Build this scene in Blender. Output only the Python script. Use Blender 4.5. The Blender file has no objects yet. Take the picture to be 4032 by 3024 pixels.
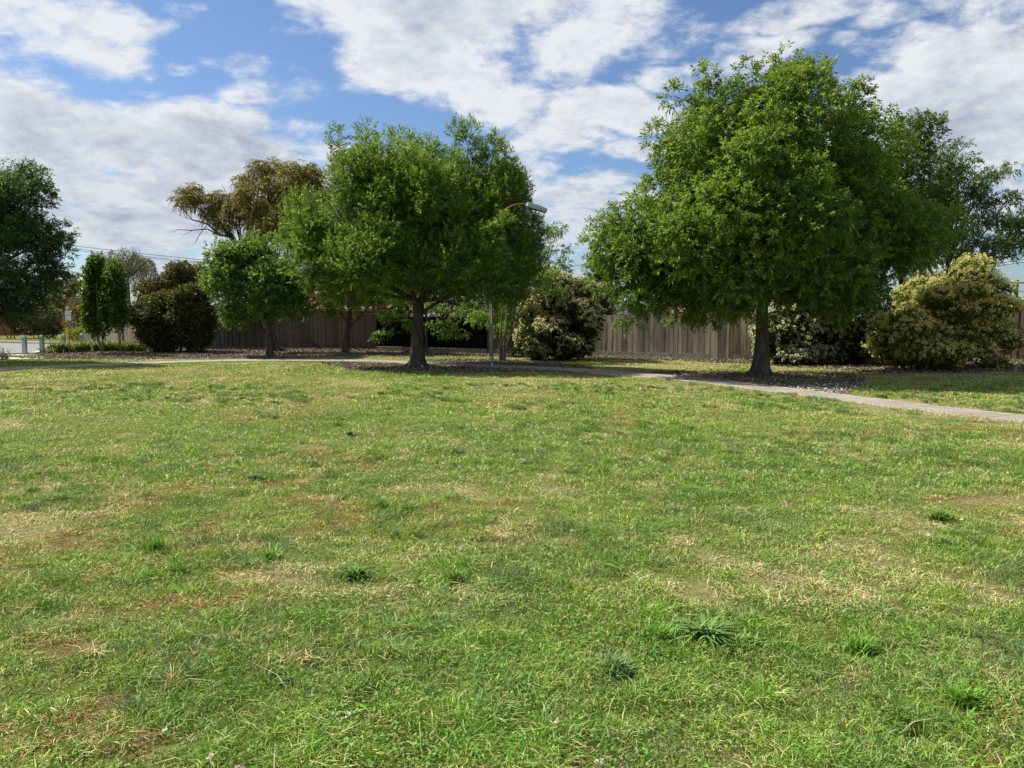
import bpy, bmesh, math, random
import numpy as np
from mathutils import Vector
random.seed(7)
RNG = np.random.default_rng(11)
R = math.radians
SC = bpy.context.scene

# ------------------------------------------------------------------ camera
FPX = 788.0                 # focal length in pixels of a 1024 wide frame
CAM_H = 1.70
PITCH = R(5.0)
cd = bpy.data.cameras.new("camera")
cam = bpy.data.objects.new("camera", cd)
SC.collection.objects.link(cam)
cam.location = (0, 0, CAM_H)
cam.rotation_euler = (R(90) - PITCH, 0, 0)
cd.sensor_width = 36
cd.lens = 36 * FPX / 1024
cd.clip_start = 0.05
cd.clip_end = 3000
SC.camera = cam

def ray(px, py):
    u = (px - 512) / FPX
    v = -(py - 384) / FPX
    return Vector((u, math.cos(PITCH) + v * math.sin(PITCH), -math.sin(PITCH) + v * math.cos(PITCH)))
def G(px, py, z=0.0):
    d = ray(px, py); t = (CAM_H - z) / -d.z
    return Vector((d.x * t, d.y * t, z))
def AT(px, py, y):
    d = ray(px, py); t = y / d.y
    return Vector((d.x * t, y, CAM_H + d.z * t))

# ------------------------------------------------------------------ light
SUN_EL, SUN_AZ = 49.0, -62.0      # azimuth from +Y, negative = towards -X (the left)
se, sa = R(SUN_EL), R(SUN_AZ)
SUN_DIR = Vector((math.sin(sa) * math.cos(se), math.cos(sa) * math.cos(se), math.sin(se)))
sd = bpy.data.lights.new("sun", 'SUN')
sd.energy = 4.6; sd.angle = R(0.6); sd.color = (1.0, 0.93, 0.80)
so = bpy.data.objects.new("sun", sd)
SC.collection.objects.link(so)
so.rotation_euler = (-SUN_DIR).to_track_quat('-Z', 'Y').to_euler()
so.location = SUN_DIR * 60

SC.view_settings.view_transform = 'Standard'
SC.view_settings.look = 'None'
SC.view_settings.exposure = 1.05
SC.view_settings.gamma = 1

SC.cycles.max_bounces = 8
SC.cycles.diffuse_bounces = 5
SC.cycles.glossy_bounces = 2
SC.cycles.transmission_bounces = 4
SC.cycles.transparent_max_bounces = 4
SC.cycles.use_adaptive_sampling = True

# ------------------------------------------------------------------ node helper
class NT:
    def __init__(s, tree): s.t = tree; s.n = tree.nodes; s.l = tree.links
    def new(s, typ, **kw):
        n = s.n.new(typ)
        for k, v in kw.items(): setattr(n, k, v)
        return n
    def put(s, sock, v):
        if v is None: return
        if hasattr(v, 'is_output') or isinstance(v, bpy.types.NodeSocket): s.l.new(v, sock)
        else: sock.default_value = v
    def math(s, op, a, b=None, c=None, clamp=False):
        n = s.new('ShaderNodeMath', operation=op); n.use_clamp = clamp
        s.put(n.inputs[0], a); s.put(n.inputs[1], b); s.put(n.inputs[2], c)
        return n.outputs[0]
    def vmath(s, op, a, b=None, out=0):
        n = s.new('ShaderNodeVectorMath', operation=op)
        s.put(n.inputs[0], a); s.put(n.inputs[1], b)
        return n.outputs[out]
    def noise(s, vec, scale, detail=4, rough=0.55, dist=0.0, lac=2.0, color=False):
        n = s.new('ShaderNodeTexNoise')
        s.put(n.inputs['Vector'], vec); n.inputs['Scale'].default_value = scale
        n.inputs['Detail'].default_value = detail; n.inputs['Roughness'].default_value = rough
        n.inputs['Distortion'].default_value = dist; n.inputs['Lacunarity'].default_value = lac
        return n.outputs['Color' if color else 'Fac']
    def mix(s, fac, a, b, mode='MIX'):
        n = s.new('ShaderNodeMix', data_type='RGBA', blend_type=mode)
        s.put(n.inputs[0], fac); s.put(n.inputs[6], a); s.put(n.inputs[7], b)
        return n.outputs[2]
    def ramp(s, fac, a, b, lo=0.0, hi=1.0, smooth=True):
        n = s.new('ShaderNodeMapRange'); n.interpolation_type = 'SMOOTHSTEP' if smooth else 'LINEAR'
        s.put(n.inputs[0], fac); n.inputs[1].default_value = a; n.inputs[2].default_value = b
        n.inputs[3].default_value = lo; n.inputs[4].default_value = hi
        return n.outputs[0]

# ------------------------------------------------------------------ sky (world)
SKY_K, SKY_TINT = 0.047, (0.82, 0.97, 1.18, 1)
CLOUD_W = (0.41, 0.422, 0.438, 1)
CLOUD_G = (0.20, 0.225, 0.280, 1)
world = bpy.data.worlds.new("World"); SC.world = world; world.use_nodes = True
world.node_tree.nodes.clear()
w = NT(world.node_tree)
geo = w.new('ShaderNodeTexCoord').outputs['Generated']
sky = w.new('ShaderNodeTexSky', sky_type='NISHITA')
sky.sun_disc = False; sky.sun_elevation = se; sky.sun_rotation = sa
sky.air_density = 1.0; sky.dust_density = 0.6; sky.ozone_density = 1.6
sep = w.new('ShaderNodeSeparateXYZ'); w.put(sep.inputs[0], w.vmath('NORMALIZE', geo))
X, Y, Z = sep.outputs
az = w.math('ARCTAN2', X, Y)
el = w.math('ARCSINE', Z)
ae = w.new('ShaderNodeCombineXYZ'); w.put(ae.inputs[0], az); w.put(ae.inputs[1], el)
ae = ae.outputs[0]
# cloud-layer coordinates: streets of cloud flatten towards the horizon
zz = w.math('ADD', w.math('MAXIMUM', Z, 0.0), 0.30)
cp = w.new('ShaderNodeCombineXYZ')
w.put(cp.inputs[0], w.math('DIVIDE', X, zz)); w.put(cp.inputs[1], w.math('DIVIDE', Y, zz)); w.put(cp.inputs[2], w.math('MULTIPLY', Z, 1.0))
cp = cp.outputs[0]
warp = w.vmath('SUBTRACT', w.noise(cp, 1.6, 4, 0.6, color=True), (0.5, 0.5, 0.5))
aew = w.vmath('ADD', ae, w.vmath('MULTIPLY', warp, (0.20, 0.11, 0.0)))
BLOBS = [  # px, py, rx, ry, weight : where the photograph has cloud
 (430, -5, 150, 75, 1.3), (400, 60, 75, 55, 1.25), (455, 85, 50, 30, .9), (340, 20, 60, 50, .8), (570, 10, 130, 55, 1.15), (660, 30, 80, 28, .75),
 (40, 20, 120, 60, .98), (20, 75, 100, 45, 1.0), (120, 62, 65, 26, .9), (150, 25, 40, 20, .7),
 (60, 130, 130, 50, 1.15), (200, 140, 150, 42, 1.3), (320, 132, 75, 26, 1.05), (60, 200, 150, 60, 1.15), (220, 195, 160, 46, 1.05), (330, 180, 60, 22, .8),
 (282, 68, 50, 17, .8), (298, 92, 50, 20, .82), (160, 94, 50, 14, .72), (215, 70, 30, 9, .5), (205, 10, 40, 12, .5), (352, 60, 18, 30, .7),
 (500, 102, 60, 26, .8), (548, 132, 62, 34, 1.1), (610, 100, 110, 24, .85), (535, 165, 40, 30, .9), (635, 145, 40, 16, .8),
 (600, 205, 110, 36, .95), (560, 235, 120, 30, .9), (660, 190, 50, 20, .8), (720, 62, 110, 22, .8),
 (1000, 110, 150, 95, 1.35), (905, 78, 42, 26, .85), (900, 130, 60, 40, 1.0), (1030, 60, 70, 40, .8), (960, 190, 160, 40, 1.0),
 (810, 22, 150, 16, .7), (905, 22, 45, 16, .85), (960, 8, 120, 14, .75), (860, 50, 40, 10, .5),
 (160, 245, 240, 24, .75), (400, 255, 200, 22, .75), (700, 250, 300, 26, .7), (1050, 250, 160, 26, .8), (100, 285, 400, 20, .7), (700, 290, 400, 18, .7),
 (-120, 40, 120, 90, 1.0), (-150, 200, 160, 90, 1.0), (1200, 120, 120, 110, 1.0), (420, -140, 220, 70, 1.0), (900, -120, 160, 60, .8), (100, -130, 120, 50, .7),
]
dens = None
for (bx, by, rx, ry, wt) in BLOBS:
    d = ray(bx, by).normalized()
    a0 = math.atan2(d.x, d.y); e0 = math.asin(d.z)
    ln = w.vmath('LENGTH', w.vmath('MULTIPLY', w.vmath('SUBTRACT', aew, (a0, e0, 0)), (FPX / rx, FPX / ry, 0)), out=1)
    g = w.ramp(ln, 0.35, 1.30, wt, 0.0)
    dens = g if dens is None else w.math('MAXIMUM', dens, g)
# sky the camera does not face: unseen cloud, thickened to lift the ambient light
back = w.math('MULTIPLY', w.ramp(Y, 0.35, 0.0, 0.0, 1.0), 0.85)
high = w.math('MULTIPLY', w.ramp(Z, 0.52, 0.75, 0.0, 1.0), 0.85)
dens = w.math('MAXIMUM', dens, w.math('MAXIMUM', back, high))
f1 = w.math('ADD', w.noise(cp, 2.8, 9, 0.60, 0.1), w.math('MULTIPLY', w.math('SUBTRACT', w.noise(cp, 13.0, 6, 0.65, 0.2), 0.5), 0.34))
off = w.vmath('ADD', cp, (-0.030, 0.0, 0.035))
f2 = w.math('ADD', w.noise(off, 2.8, 6, 0.60, 0.1), w.math('MULTIPLY', w.math('SUBTRACT', w.noise(off, 13.0, 4, 0.65, 0.2), 0.5), 0.34))
raw = w.math('ADD', w.math('MULTIPLY', w.math('SUBTRACT', f1, 0.5), 3.1), w.math('SUBTRACT', dens, 0.60))
mask = w.ramp(raw, -0.18, 0.48)
# cloud light and shade: edges towards the sun bright, thick middles grey
emb = w.math('MULTIPLY', w.math('SUBTRACT', f1, f2), 3.4)
thick = w.ramp(raw, 0.35, 0.95)
soft = w.noise(cp, 1.3, 5, 0.55)
grey = w.math('ADD', w.math('MULTIPLY', thick, 0.38), w.math('MULTIPLY', w.math('SUBTRACT', soft, 0.45), 1.1))
grey = w.math('SUBTRACT', grey, emb, clamp=True)
lowg = w.ramp(Z, 0.28, 0.06, 0.0, 0.32)
grey = w.math('ADD', grey, lowg, clamp=True)
ccol = w.mix(grey, CLOUD_W, CLOUD_G)
skyc = w.mix(1.0, w.vmath('MULTIPLY', sky.outputs[0], (SKY_K,) * 3), SKY_TINT, 'MULTIPLY')
final = w.mix(w.math('MULTIPLY', mask, 0.96), skyc, ccol)
bg = w.new('ShaderNodeBackground'); w.put(bg.inputs[0], final); bg.inputs[1].default_value = 1.0
w.put(w.new('ShaderNodeOutputWorld').inputs[0], bg.outputs[0])
world.cycles.sampling_method = 'MANUAL'; world.cycles.sample_map_resolution = 512

# ------------------------------------------------------------------ materials
def mat(name):
    m = bpy.data.materials.new(name); m.use_nodes = True; m.node_tree.nodes.clear()
    return m, NT(m.node_tree)
def finish(t, shader):
    t.put(t.new('ShaderNodeOutputMaterial').inputs[0], shader)
def princ(t, col, rough=0.6, spec=0.5, normal=None, metal=0.0):
    p = t.new('ShaderNodeBsdfPrincipled')
    t.put(p.inputs['Base Color'], col); t.put(p.inputs['Roughness'], rough)
    p.inputs['Specular IOR Level'].default_value = spec; p.inputs['Metallic'].default_value = metal
    if normal is not None: t.put(p.inputs['Normal'], normal)
    return p.outputs[0]
def bump(t, h, strength=0.4, dist=0.01):
    b = t.new('ShaderNodeBump'); b.inputs['Strength'].default_value = strength; b.inputs['Distance'].default_value = dist
    t.put(b.inputs['Height'], h); return b.outputs[0]
def attr(t, name='tint'):
    return t.new('ShaderNodeAttribute', attribute_name=name).outputs['Color']
def leaf_mat(name, trans=0.3, rough=0.5, spec=0.35, warm=(1.15, 1.1, 0.5, 1)):
    m, t = mat(name); c = attr(t)
    p = princ(t, c, rough, spec)
    tr = t.new('ShaderNodeBsdfTranslucent'); t.put(tr.inputs[0], t.mix(1.0, c, warm, 'MULTIPLY'))
    mx = t.new('ShaderNodeMixShader'); mx.inputs[0].default_value = trans
    t.put(mx.inputs[1], p); t.put(mx.inputs[2], tr.outputs[0]); finish(t, mx.outputs[0])
    return m
def noise_mat(name, c1, c2, scale, rough=0.8, spec=0.2, stretch=(1, 1, 1), bstr=0.4, bdist=0.01, detail=6):
    m, t = mat(name)
    v = t.vmath('MULTIPLY', t.new('ShaderNodeTexCoord').outputs['Object'], stretch)
    f = t.noise(v, scale, detail, 0.6)
    c = t.mix(t.ramp(f, 0.32, 0.68), (*c1, 1), (*c2, 1))
    finish(t, princ(t, c, rough, spec, bump(t, f, bstr, bdist)))
    return m
M = {}
M['leaf'] = leaf_mat('ash_leaf', 0.45, 0.5, 0.28)
M['leaf_matt'] = leaf_mat('matt_leaf', 0.22, 0.6, 0.2)
M['grass'] = leaf_mat('grass_blade', 0.22, 0.6, 0.22)
M['petal'] = leaf_mat('flower_petal', 0.4, 0.8, 0.1, (1, 1, 0.9, 1))
M['chip'] = leaf_mat('wood_chip', 0.0, 0.9, 0.1)
M['bark'] = noise_mat('dark_bark', (0.045, 0.036, 0.028), (0.12, 0.098, 0.078), 9, 0.9, 0.1, (1, 1, 0.22), 1.0, 0.06)
M['bark_pale'] = noise_mat('pale_bark', (0.13, 0.105, 0.08), (0.26, 0.22, 0.17), 9, 0.9, 0.1, (1, 1, 0.3), 0.6, 0.02)
def wood_mat():
    m, t = mat('weathered_paling'); c = attr(t)
    o = t.new('ShaderNodeTexCoord').outputs['Object']
    f = t.noise(t.vmath('MULTIPLY', o, (1, 1, 0.05)), 30, 6, 0.7)
    g = t.noise(t.vmath('MULTIPLY', o, (1, 1, 0.35)), 3.2, 4, 0.6)
    c = t.mix(t.ramp(f, 0.3, 0.7), t.mix(1.0, c, (0.62, 0.60, 0.58, 1), 'MULTIPLY'), c)
    c = t.mix(t.ramp(g, 0.42, 0.72, 0, 0.6), c, (0.13, 0.125, 0.115, 1))
    finish(t, princ(t, c, 0.9, 0.1, bump(t, f, 0.5, 0.004))); return m
M['wood'] = wood_mat()
def ground_mat():
    m, t = mat('lawn_ground'); c = attr(t, 'tint')
    o = t.new('ShaderNodeNewGeometry').outputs['Position']
    f = t.noise(o, 14, 8, 0.75); g = t.noise(o, 60, 4, 0.7)
    c = t.mix(t.ramp(f, 0.35, 0.7, 0.0, 0.75), c, (0.13, 0.10, 0.05, 1))
    c = t.mix(1.0, c, t.mix(g, (0.45, 0.45, 0.45, 1), (1.2, 1.2, 1.2, 1)), 'MULTIPLY')
    finish(t, princ(t, c, 1.0, 0.05, bump(t, t.math('ADD', f, t.math('MULTIPLY', g, 0.5)), 0.8, 0.05))); return m
M['ground'] = ground_mat()
def mulch_mat():
    m, t = mat('bark_mulch')
    o = t.new('ShaderNodeNewGeometry').outputs['Position']
    v = t.new('ShaderNodeTexVoronoi'); t.put(v.inputs['Vector'], o); v.inputs['Scale'].default_value = 28
    f = t.noise(o, 1.2, 5, 0.6)
    c = t.mix(t.math('POWER', t.noise(v.outputs['Color'], 3.0, 1), 1.4), (0.05, 0.036, 0.026, 1), (0.27, 0.22, 0.17, 1))
    c = t.mix(t.ramp(f, 0.4, 0.7, 0, 0.5), c, (0.10, 0.072, 0.05, 1))
    finish(t, princ(t, c, 1.0, 0.05, bump(t, v.outputs['Distance'], 0.9, 0.03))); return m
M['mulch'] = mulch_mat()
def path_mat():
    m, t = mat('path_concrete')
    o = t.new('ShaderNodeNewGeometry').outputs['Position']
    uv = t.new('ShaderNodeUVMap').outputs[0]
    s = t.new('ShaderNodeSeparateXYZ'); t.put(s.inputs[0], uv)
    f = t.noise(o, 1.1, 6, 0.65); g = t.noise(o, 130, 3, 0.7)
    c = t.mix(t.ramp(f, 0.3, 0.7), (0.20, 0.185, 0.165, 1), (0.29, 0.265, 0.24, 1))
    c = t.mix(1.0, c, t.mix(g, (0.72, 0.72, 0.72, 1), (1.2, 1.2, 1.2, 1)), 'MULTIPLY')
    edge = t.math('ABSOLUTE', t.math('SUBTRACT', s.outputs[1], 0.5))
    c = t.mix(t.ramp(t.math('ADD', edge, t.math('MULTIPLY', f, 0.06)), 0.455, 0.485), c, (0.42, 0.37, 0.28, 1))
    fr = t.math('FRACT', t.math('DIVIDE', s.outputs[0], 1.5))
    j = t.math('GREATER_THAN', t.math('ABSOLUTE', t.math('SUBTRACT', fr, 0.5)), 0.492)
    c = t.mix(j, c, (0.08, 0.07, 0.055, 1))
    finish(t, princ(t, c, 0.95, 0.1, bump(t, g, 0.3, 0.003))); return m
M['path'] = path_mat()
M['asphalt'] = noise_mat('asphalt', (0.13, 0.135, 0.145), (0.19, 0.195, 0.205), 40, 0.9, 0.2, (1, 1, 1), 0.3, 0.004)
M['concrete'] = noise_mat('pale_concrete', (0.36, 0.34, 0.29), (0.50, 0.47, 0.40), 12, 0.9, 0.1)
M['paint_white'] = noise_mat('line_paint', (0.60, 0.60, 0.57), (0.76, 0.76, 0.73), 20, 0.7, 0.2)
M['sleeper'] = noise_mat('sleeper', (0.16, 0.135, 0.105), (0.28, 0.245, 0.20), 10, 0.9, 0.1, (0.2, 1, 1))
M['plinth_pale'] = noise_mat('plinth_pale', (0.24, 0.235, 0.21), (0.40, 0.38, 0.34), 8, 0.9, 0.1, (0.3, 1, 1))
M['bollard'] = noise_mat('bollard_paint', (0.19, 0.27, 0.275), (0.34, 0.42, 0.415), 14, 0.7, 0.25, (1, 1, 0.2))
M['bollard_cap'] = noise_mat('bollard_cap', (0.42, 0.50, 0.49), (0.6, 0.66, 0.64), 14, 0.7, 0.25)
M['steel'] = noise_mat('galvanised_pole', (0.10, 0.105, 0.11), (0.17, 0.175, 0.18), 7, 0.55, 0.4, (1, 1, 0.3), 0.1)
M['rust_arm'] = noise_mat('faded_red_arm', (0.10, 0.055, 0.045), (0.17, 0.085, 0.065), 12, 0.7, 0.3)
M['lamp_head'] = noise_mat('lamp_housing', (0.24, 0.28, 0.30), (0.34, 0.38, 0.40), 9, 0.5, 0.4)
M['dark_metal'] = noise_mat('dark_metal', (0.03, 0.035, 0.04), (0.06, 0.065, 0.07), 9, 0.5, 0.4)
M['paper'] = noise_mat('weathered_paper', (0.42, 0.44, 0.46), (0.62, 0.64, 0.66), 16, 0.8, 0.1)
M['blue_paper'] = noise_mat('blue_sticker', (0.22, 0.28, 0.38), (0.40, 0.45, 0.52), 16, 0.8, 0.1)
M['shade_cloth'] = noise_mat('black_shade_cloth', (0.006, 0.006, 0.006), (0.014, 0.013, 0.011), 5, 1.0, 0.0)
M['brick'] = noise_mat('red_brick', (0.20, 0.075, 0.045), (0.30, 0.13, 0.085), 25, 0.9, 0.1, (1, 1, 3))
M['purple'] = noise_mat('purple_paint', (0.13, 0.055, 0.17), (0.19, 0.085, 0.24), 6, 0.7, 0.2, (0.2, 1, 1))
M['black'] = noise_mat('dark_interior', (0.008, 0.008, 0.01), (0.014, 0.014, 0.016), 4, 0.6, 0.3)
M['glass'] = noise_mat('dull_glass', (0.05, 0.06, 0.06), (0.09, 0.10, 0.10), 4, 0.25, 0.5)
M['zinc'] = noise_mat('grey_roof_sheet', (0.17, 0.20, 0.24), (0.25, 0.28, 0.32), 5, 0.45, 0.4)
M['cream_wall'] = noise_mat('cream_wall', (0.50, 0.46, 0.38), (0.58, 0.54, 0.46), 3, 0.9, 0.1)
M['white_roof'] = noise_mat('white_roof_sheet', (0.62, 0.62, 0.60), (0.75, 0.75, 0.73), 3, 0.5, 0.3)
M['gutter'] = noise_mat('cream_gutter', (0.45, 0.42, 0.36), (0.55, 0.52, 0.46), 6, 0.6, 0.3)
def tile_mat(name, c1, c2):
    m, t = mat(name)
    o = t.new('ShaderNodeTexCoord').outputs['Object']
    s = t.new('ShaderNodeSeparateXYZ'); t.put(s.inputs[0], o)
    row = t.math('FRACT', t.math('MULTIPLY', s.outputs[2], 6.0))
    colw = t.math('FRACT', t.math('MULTIPLY', s.outputs[0], 3.6))
    f = t.noise(t.vmath('MULTIPLY', o, (3.6, 3.6, 6)), 1.0, 3, 0.6)
    c = t.mix(f, (*c1, 1), (*c2, 1))
    dark = t.math('MAXIMUM', t.math('LESS_THAN', row, 0.22), t.math('LESS_THAN', colw, 0.14))
    c = t.mix(t.math('MULTIPLY', dark, 0.7), c, (0.07, 0.03, 0.025, 1))
    finish(t, princ(t, c, 0.85, 0.15, bump(t, t.math('ADD', row, colw), 0.6, 0.02))); return m
M['tiles'] = tile_mat('terracotta_tiles', (0.34, 0.14, 0.10), (0.48, 0.22, 0.16))
M['tiles_orange'] = tile_mat('orange_tiles', (0.42, 0.17, 0.08), (0.52, 0.24, 0.12))

# ------------------------------------------------------------------ object helpers
def link(o, parent=None):
    SC.collection.objects.link(o)
    if parent is not None:
        o.parent = parent
    return o
def thing(name, label, cat, loc=(0, 0, 0), group=None):
    o = bpy.data.objects.new(name, None); SC.collection.objects.link(o)
    o.empty_display_size = 0.2; o.location = loc
    o['label'] = label; o['category'] = cat
    if group: o['group'] = group
    return o
def tag(o, label=None, cat=None, group=None, kind=None):
    if label: o['label'] = label
    if cat: o['category'] = cat
    if group: o['group'] = group
    if kind: o['kind'] = kind
    return o
def quads_obj(name, V, cols, m, parent=None, smooth=False):
    """V: (N,4,3) world-space quads, cols: (N,3) one colour each."""
    V = np.asarray(V, dtype=np.float32); n = len(V)
    if parent is not None:
        V = V - np.array(parent.location, dtype=np.float32)
    me = bpy.data.meshes.new(name)
    me.vertices.add(n * 4); me.vertices.foreach_set('co', V.reshape(-1))
    me.loops.add(n * 4); me.loops.foreach_set('vertex_index', np.arange(n * 4, dtype=np.int32))
    me.polygons.add(n); me.polygons.foreach_set('loop_start', np.arange(0, n * 4, 4, dtype=np.int32))
    a = me.attributes.new('tint', 'FLOAT_COLOR', 'FACE')
    c = np.ones((n, 4), dtype=np.float32); c[:, :3] = np.clip(cols, 0.0, 1.0)
    a.data.foreach_set('color', c.reshape(-1))
    me.update(); me.materials.append(m)
    return link(bpy.data.objects.new(name, me), parent)
class MB:
    def __init__(s): s.v = []; s.f = []; s.c = []
    def face(s, pts, col=(1, 1, 1)):
        i = len(s.v); s.v += [tuple(p) for p in pts]; s.f.append(tuple(range(i, i + len(pts)))); s.c.append(col)
    def hexa(s, b, t, col=(1, 1, 1)):
        """b, t: four bottom and four top points, counter-clockwise seen from above."""
        i = len(s.v); s.v += [tuple(p) for p in b] + [tuple(p) for p in t]
        s.f += [(i+3, i+2, i+1, i), (i+4, i+5, i+6, i+7)] + [(i + k, i + (k + 1) % 4, i + 4 + (k + 1) % 4, i + 4 + k) for k in range(4)]
        s.c += [col] * 6
    def box(s, lo, hi, col=(1, 1, 1)):
        x0, y0, z0 = lo; x1, y1, z1 = hi
        s.hexa([(x0,y0,z0),(x1,y0,z0),(x1,y1,z0),(x0,y1,z0)], [(x0,y0,z1),(x1,y0,z1),(x1,y1,z1),(x0,y1,z1)], col)
    def obox(s, a, b, thick, z0, z1, off=0.0, col=(1, 1, 1), z1b=None):
        """upright slab between ground points a and b, offset along its normal; z1 may differ at b."""
        a = Vector(a[:2]); b = Vector(b[:2]); d = (b - a).normalized(); n = Vector((d.y, -d.x))
        z1b = z1 if z1b is None else z1b
        p = [a + n * (off + thick / 2), b + n * (off + thick / 2), b + n * (off - thick / 2), a + n * (off - thick / 2)]
        zt = [z1, z1b, z1b, z1]
        s.hexa([(q.x, q.y, z0) for q in p], [(q.x, q.y, z) for q, z in zip(p, zt)], col)
    def tube(s, pts, rad, k=8, col=(1, 1, 1), cap=True):
        pts = [Vector(p) for p in pts]; n = len(pts); i0 = len(s.v)
        ref = Vector((0.31, 0.95, 0.05))
        for j, p in enumerate(pts):
            d = (pts[min(j + 1, n - 1)] - pts[max(j - 1, 0)]).normalized()
            u = d.cross(ref); u = u.normalized() if u.length > 1e-4 else Vector((1, 0, 0))
            v = d.cross(u)
            for q in range(k):
                a = 2 * math.pi * q / k
                s.v.append(tuple(p + (u * math.cos(a) + v * math.sin(a)) * rad[j]))
        for j in range(n - 1):
            for q in range(k):
                a = i0 + j * k + q; b = i0 + j * k + (q + 1) % k
                s.f.append((a, b, b + k, a + k)); s.c.append(col)
        if cap:
            s.f.append(tuple(i0 + (n - 1) * k + q for q in range(k))); s.c.append(col)
            s.f.append(tuple(i0 + q for q in reversed(range(k)))); s.c.append(col)
    def build(s, name, m, parent=None, smooth=False, recalc=False):
        me = bpy.data.meshes.new(name)
        off = Vector(parent.location) if parent is not None else Vector((0, 0, 0))
        if parent is not None and parent.parent is not None: off = off + Vector(parent.parent.location)
        me.from_pydata([tuple(Vector(p) - off) for p in s.v], [], s.f)
        a = me.attributes.new('tint', 'FLOAT_COLOR', 'FACE')
        arr = np.ones((len(s.f), 4), dtype=np.float32); arr[:, :3] = np.array(s.c, dtype=np.float32)
        a.data.foreach_set('color', arr.reshape(-1))
        if recalc:
            bm = bmesh.new(); bm.from_mesh(me); bmesh.ops.recalc_face_normals(bm, faces=bm.faces); bm.to_mesh(me); bm.free()
        if smooth: me.shade_smooth()
        me.update(); me.materials.append(m)
        return link(bpy.data.objects.new(name, me), parent)

def nrm(a):
    return a / np.maximum(np.linalg.norm(a, axis=-1, keepdims=True), 1e-6)
def rnd(n, s=1.0):
    return RNG.normal(0, s, (n, 3))
def leaf_quads(base, d, L, W, facing=None):
    """diamond leaves: base (N,3), direction (N,3), length, width -> (N,4,3)."""
    n = len(base); d = nrm(d)
    up = nrm((facing if facing is not None else np.array([[0, 0, 1.0]])) + rnd(n, 0.75))
    side = nrm(np.cross(d, up))
    nor = np.cross(side, d)
    L = np.broadcast_to(np.asarray(L, float), (n,))[:, None]; W = np.broadcast_to(np.asarray(W, float), (n,))[:, None]
    mid = base + d * L * 0.45 + nor * L * 0.06
    tip = base + d * L - nor * L * 0.10
    return np.stack([base, mid + side * W / 2, tip, mid - side * W / 2], axis=1)

# ---- value noise for patchiness of the lawn
def vnoise(x, y, seed):
    xi = np.floor(x).astype(np.int64); yi = np.floor(y).astype(np.int64)
    fx = x - xi; fy = y - yi; fx = fx * fx * (3 - 2 * fx); fy = fy * fy * (3 - 2 * fy)
    def h(a, b):
        n = (a * 374761393 + b * 668265263 + seed * 974711) & 0x7fffffff
        n = ((n ^ (n >> 13)) * 1274126177) & 0x7fffffff
        return ((n ^ (n >> 16)) & 0xffff) / 65535.0
    return (h(xi, yi) * (1 - fx) + h(xi + 1, yi) * fx) * (1 - fy) + (h(xi, yi + 1) * (1 - fx) + h(xi + 1, yi + 1) * fx) * fy
def fbm(x, y, scale, seed, oct=4):
    s = 0; a = 1; t = 0
    x = np.asarray(x, float) / scale; y = np.asarray(y, float) / scale
    for o in range(oct):
        s = s + a * vnoise(x * 2 ** o + 17.3 * o, y * 2 ** o - 9.1 * o, seed + o); t += a; a *= 0.55
    return s / t
def sstep(x, a, b):
    t = np.clip((x - a) / (b - a), 0, 1); return t * t * (3 - 2 * t)

# ================================================================== SETTING
def poly_xy(pts, z=0.0):
    return np.array([[G(px, py).x, G(px, py).y] for px, py in pts])
def inpoly(x, y, P):
    ins = np.zeros(x.shape, bool); n = len(P); j = n - 1
    for i in range(n):
        xi, yi = P[i]; xj, yj = P[j]
        c = ((yi > y) != (yj > y)) & (x < (xj - xi) * (y - yi) / (yj - yi + 1e-12) + xi)
        ins ^= c; j = i
    return ins
# footpath centre line
PC = [(-160, 383), (-80, 376), (0, 369.6), (60, 367.0), (120, 364.6), (180, 362.3), (240, 360.9), (300, 360.6), (360, 361.6), (417, 363.6), (480, 366.3), (540, 368.8), (600, 372.4),
      (686, 379.6), (740, 385.6), (800, 393.3), (863, 401.2), (940, 410.8), (1024, 420.0), (1130, 431.0), (1260, 444.0)]
pc = [G(a, b) for a, b in PC]
def catmull(P, k=6):
    out = []
    for i in range(len(P) - 1):
        p0 = P[max(i - 1, 0)]; p1 = P[i]; p2 = P[i + 1]; p3 = P[min(i + 2, len(P) - 1)]
        for j in range(k):
            t = j / k
            out.append(0.5 * ((2 * p1) + (p2 - p0) * t + (2 * p0 - 5 * p1 + 4 * p2 - p3) * t * t + (3 * p1 - p0 - 3 * p2 + p3) * t ** 3))
    out.append(P[-1]); return out
pcs = catmull(pc)
PW = 0.46   # half width
def strip(center, hw):
    L, Rr = [], []
    for i, p in enumerate(center):
        d = (center[min(i + 1, len(center) - 1)] - center[max(i - 1, 0)]).normalized(); n = Vector((-d.y, d.x, 0))
        L.append(p + n * hw); Rr.append(p - n * hw)
    return L, Rr
def hwf(p): return PW + 0.10 * max(0, min(1, (p.y - 16) / 8))
L_, R_ = [], []
for i, p in enumerate(pcs):
    d = (pcs[min(i + 1, len(pcs) - 1)] - pcs[max(i - 1, 0)]).normalized(); n = Vector((-d.y, d.x, 0))
    L_.append(p + n * hwf(p)); R_.append(p - n * hwf(p))
PATH_XY = np.array([[p.x, p.y] for p in L_] + [[p.x, p.y] for p in reversed(R_)])
pcx = np.array([[p.x, p.y] for p in pcs])
def path_dist(x, y):
    best = np.full(x.shape, 1e9)
    for i in range(len(pcx) - 1):
        a = pcx[i]; b = pcx[i + 1]; ab = b - a; L2 = ab @ ab
        t = np.clip(((x - a[0]) * ab[0] + (y - a[1]) * ab[1]) / L2, 0, 1)
        best = np.minimum(best, np.hypot(x - a[0] - t * ab[0], y - a[1] - t * ab[1]))
    return best
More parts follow.
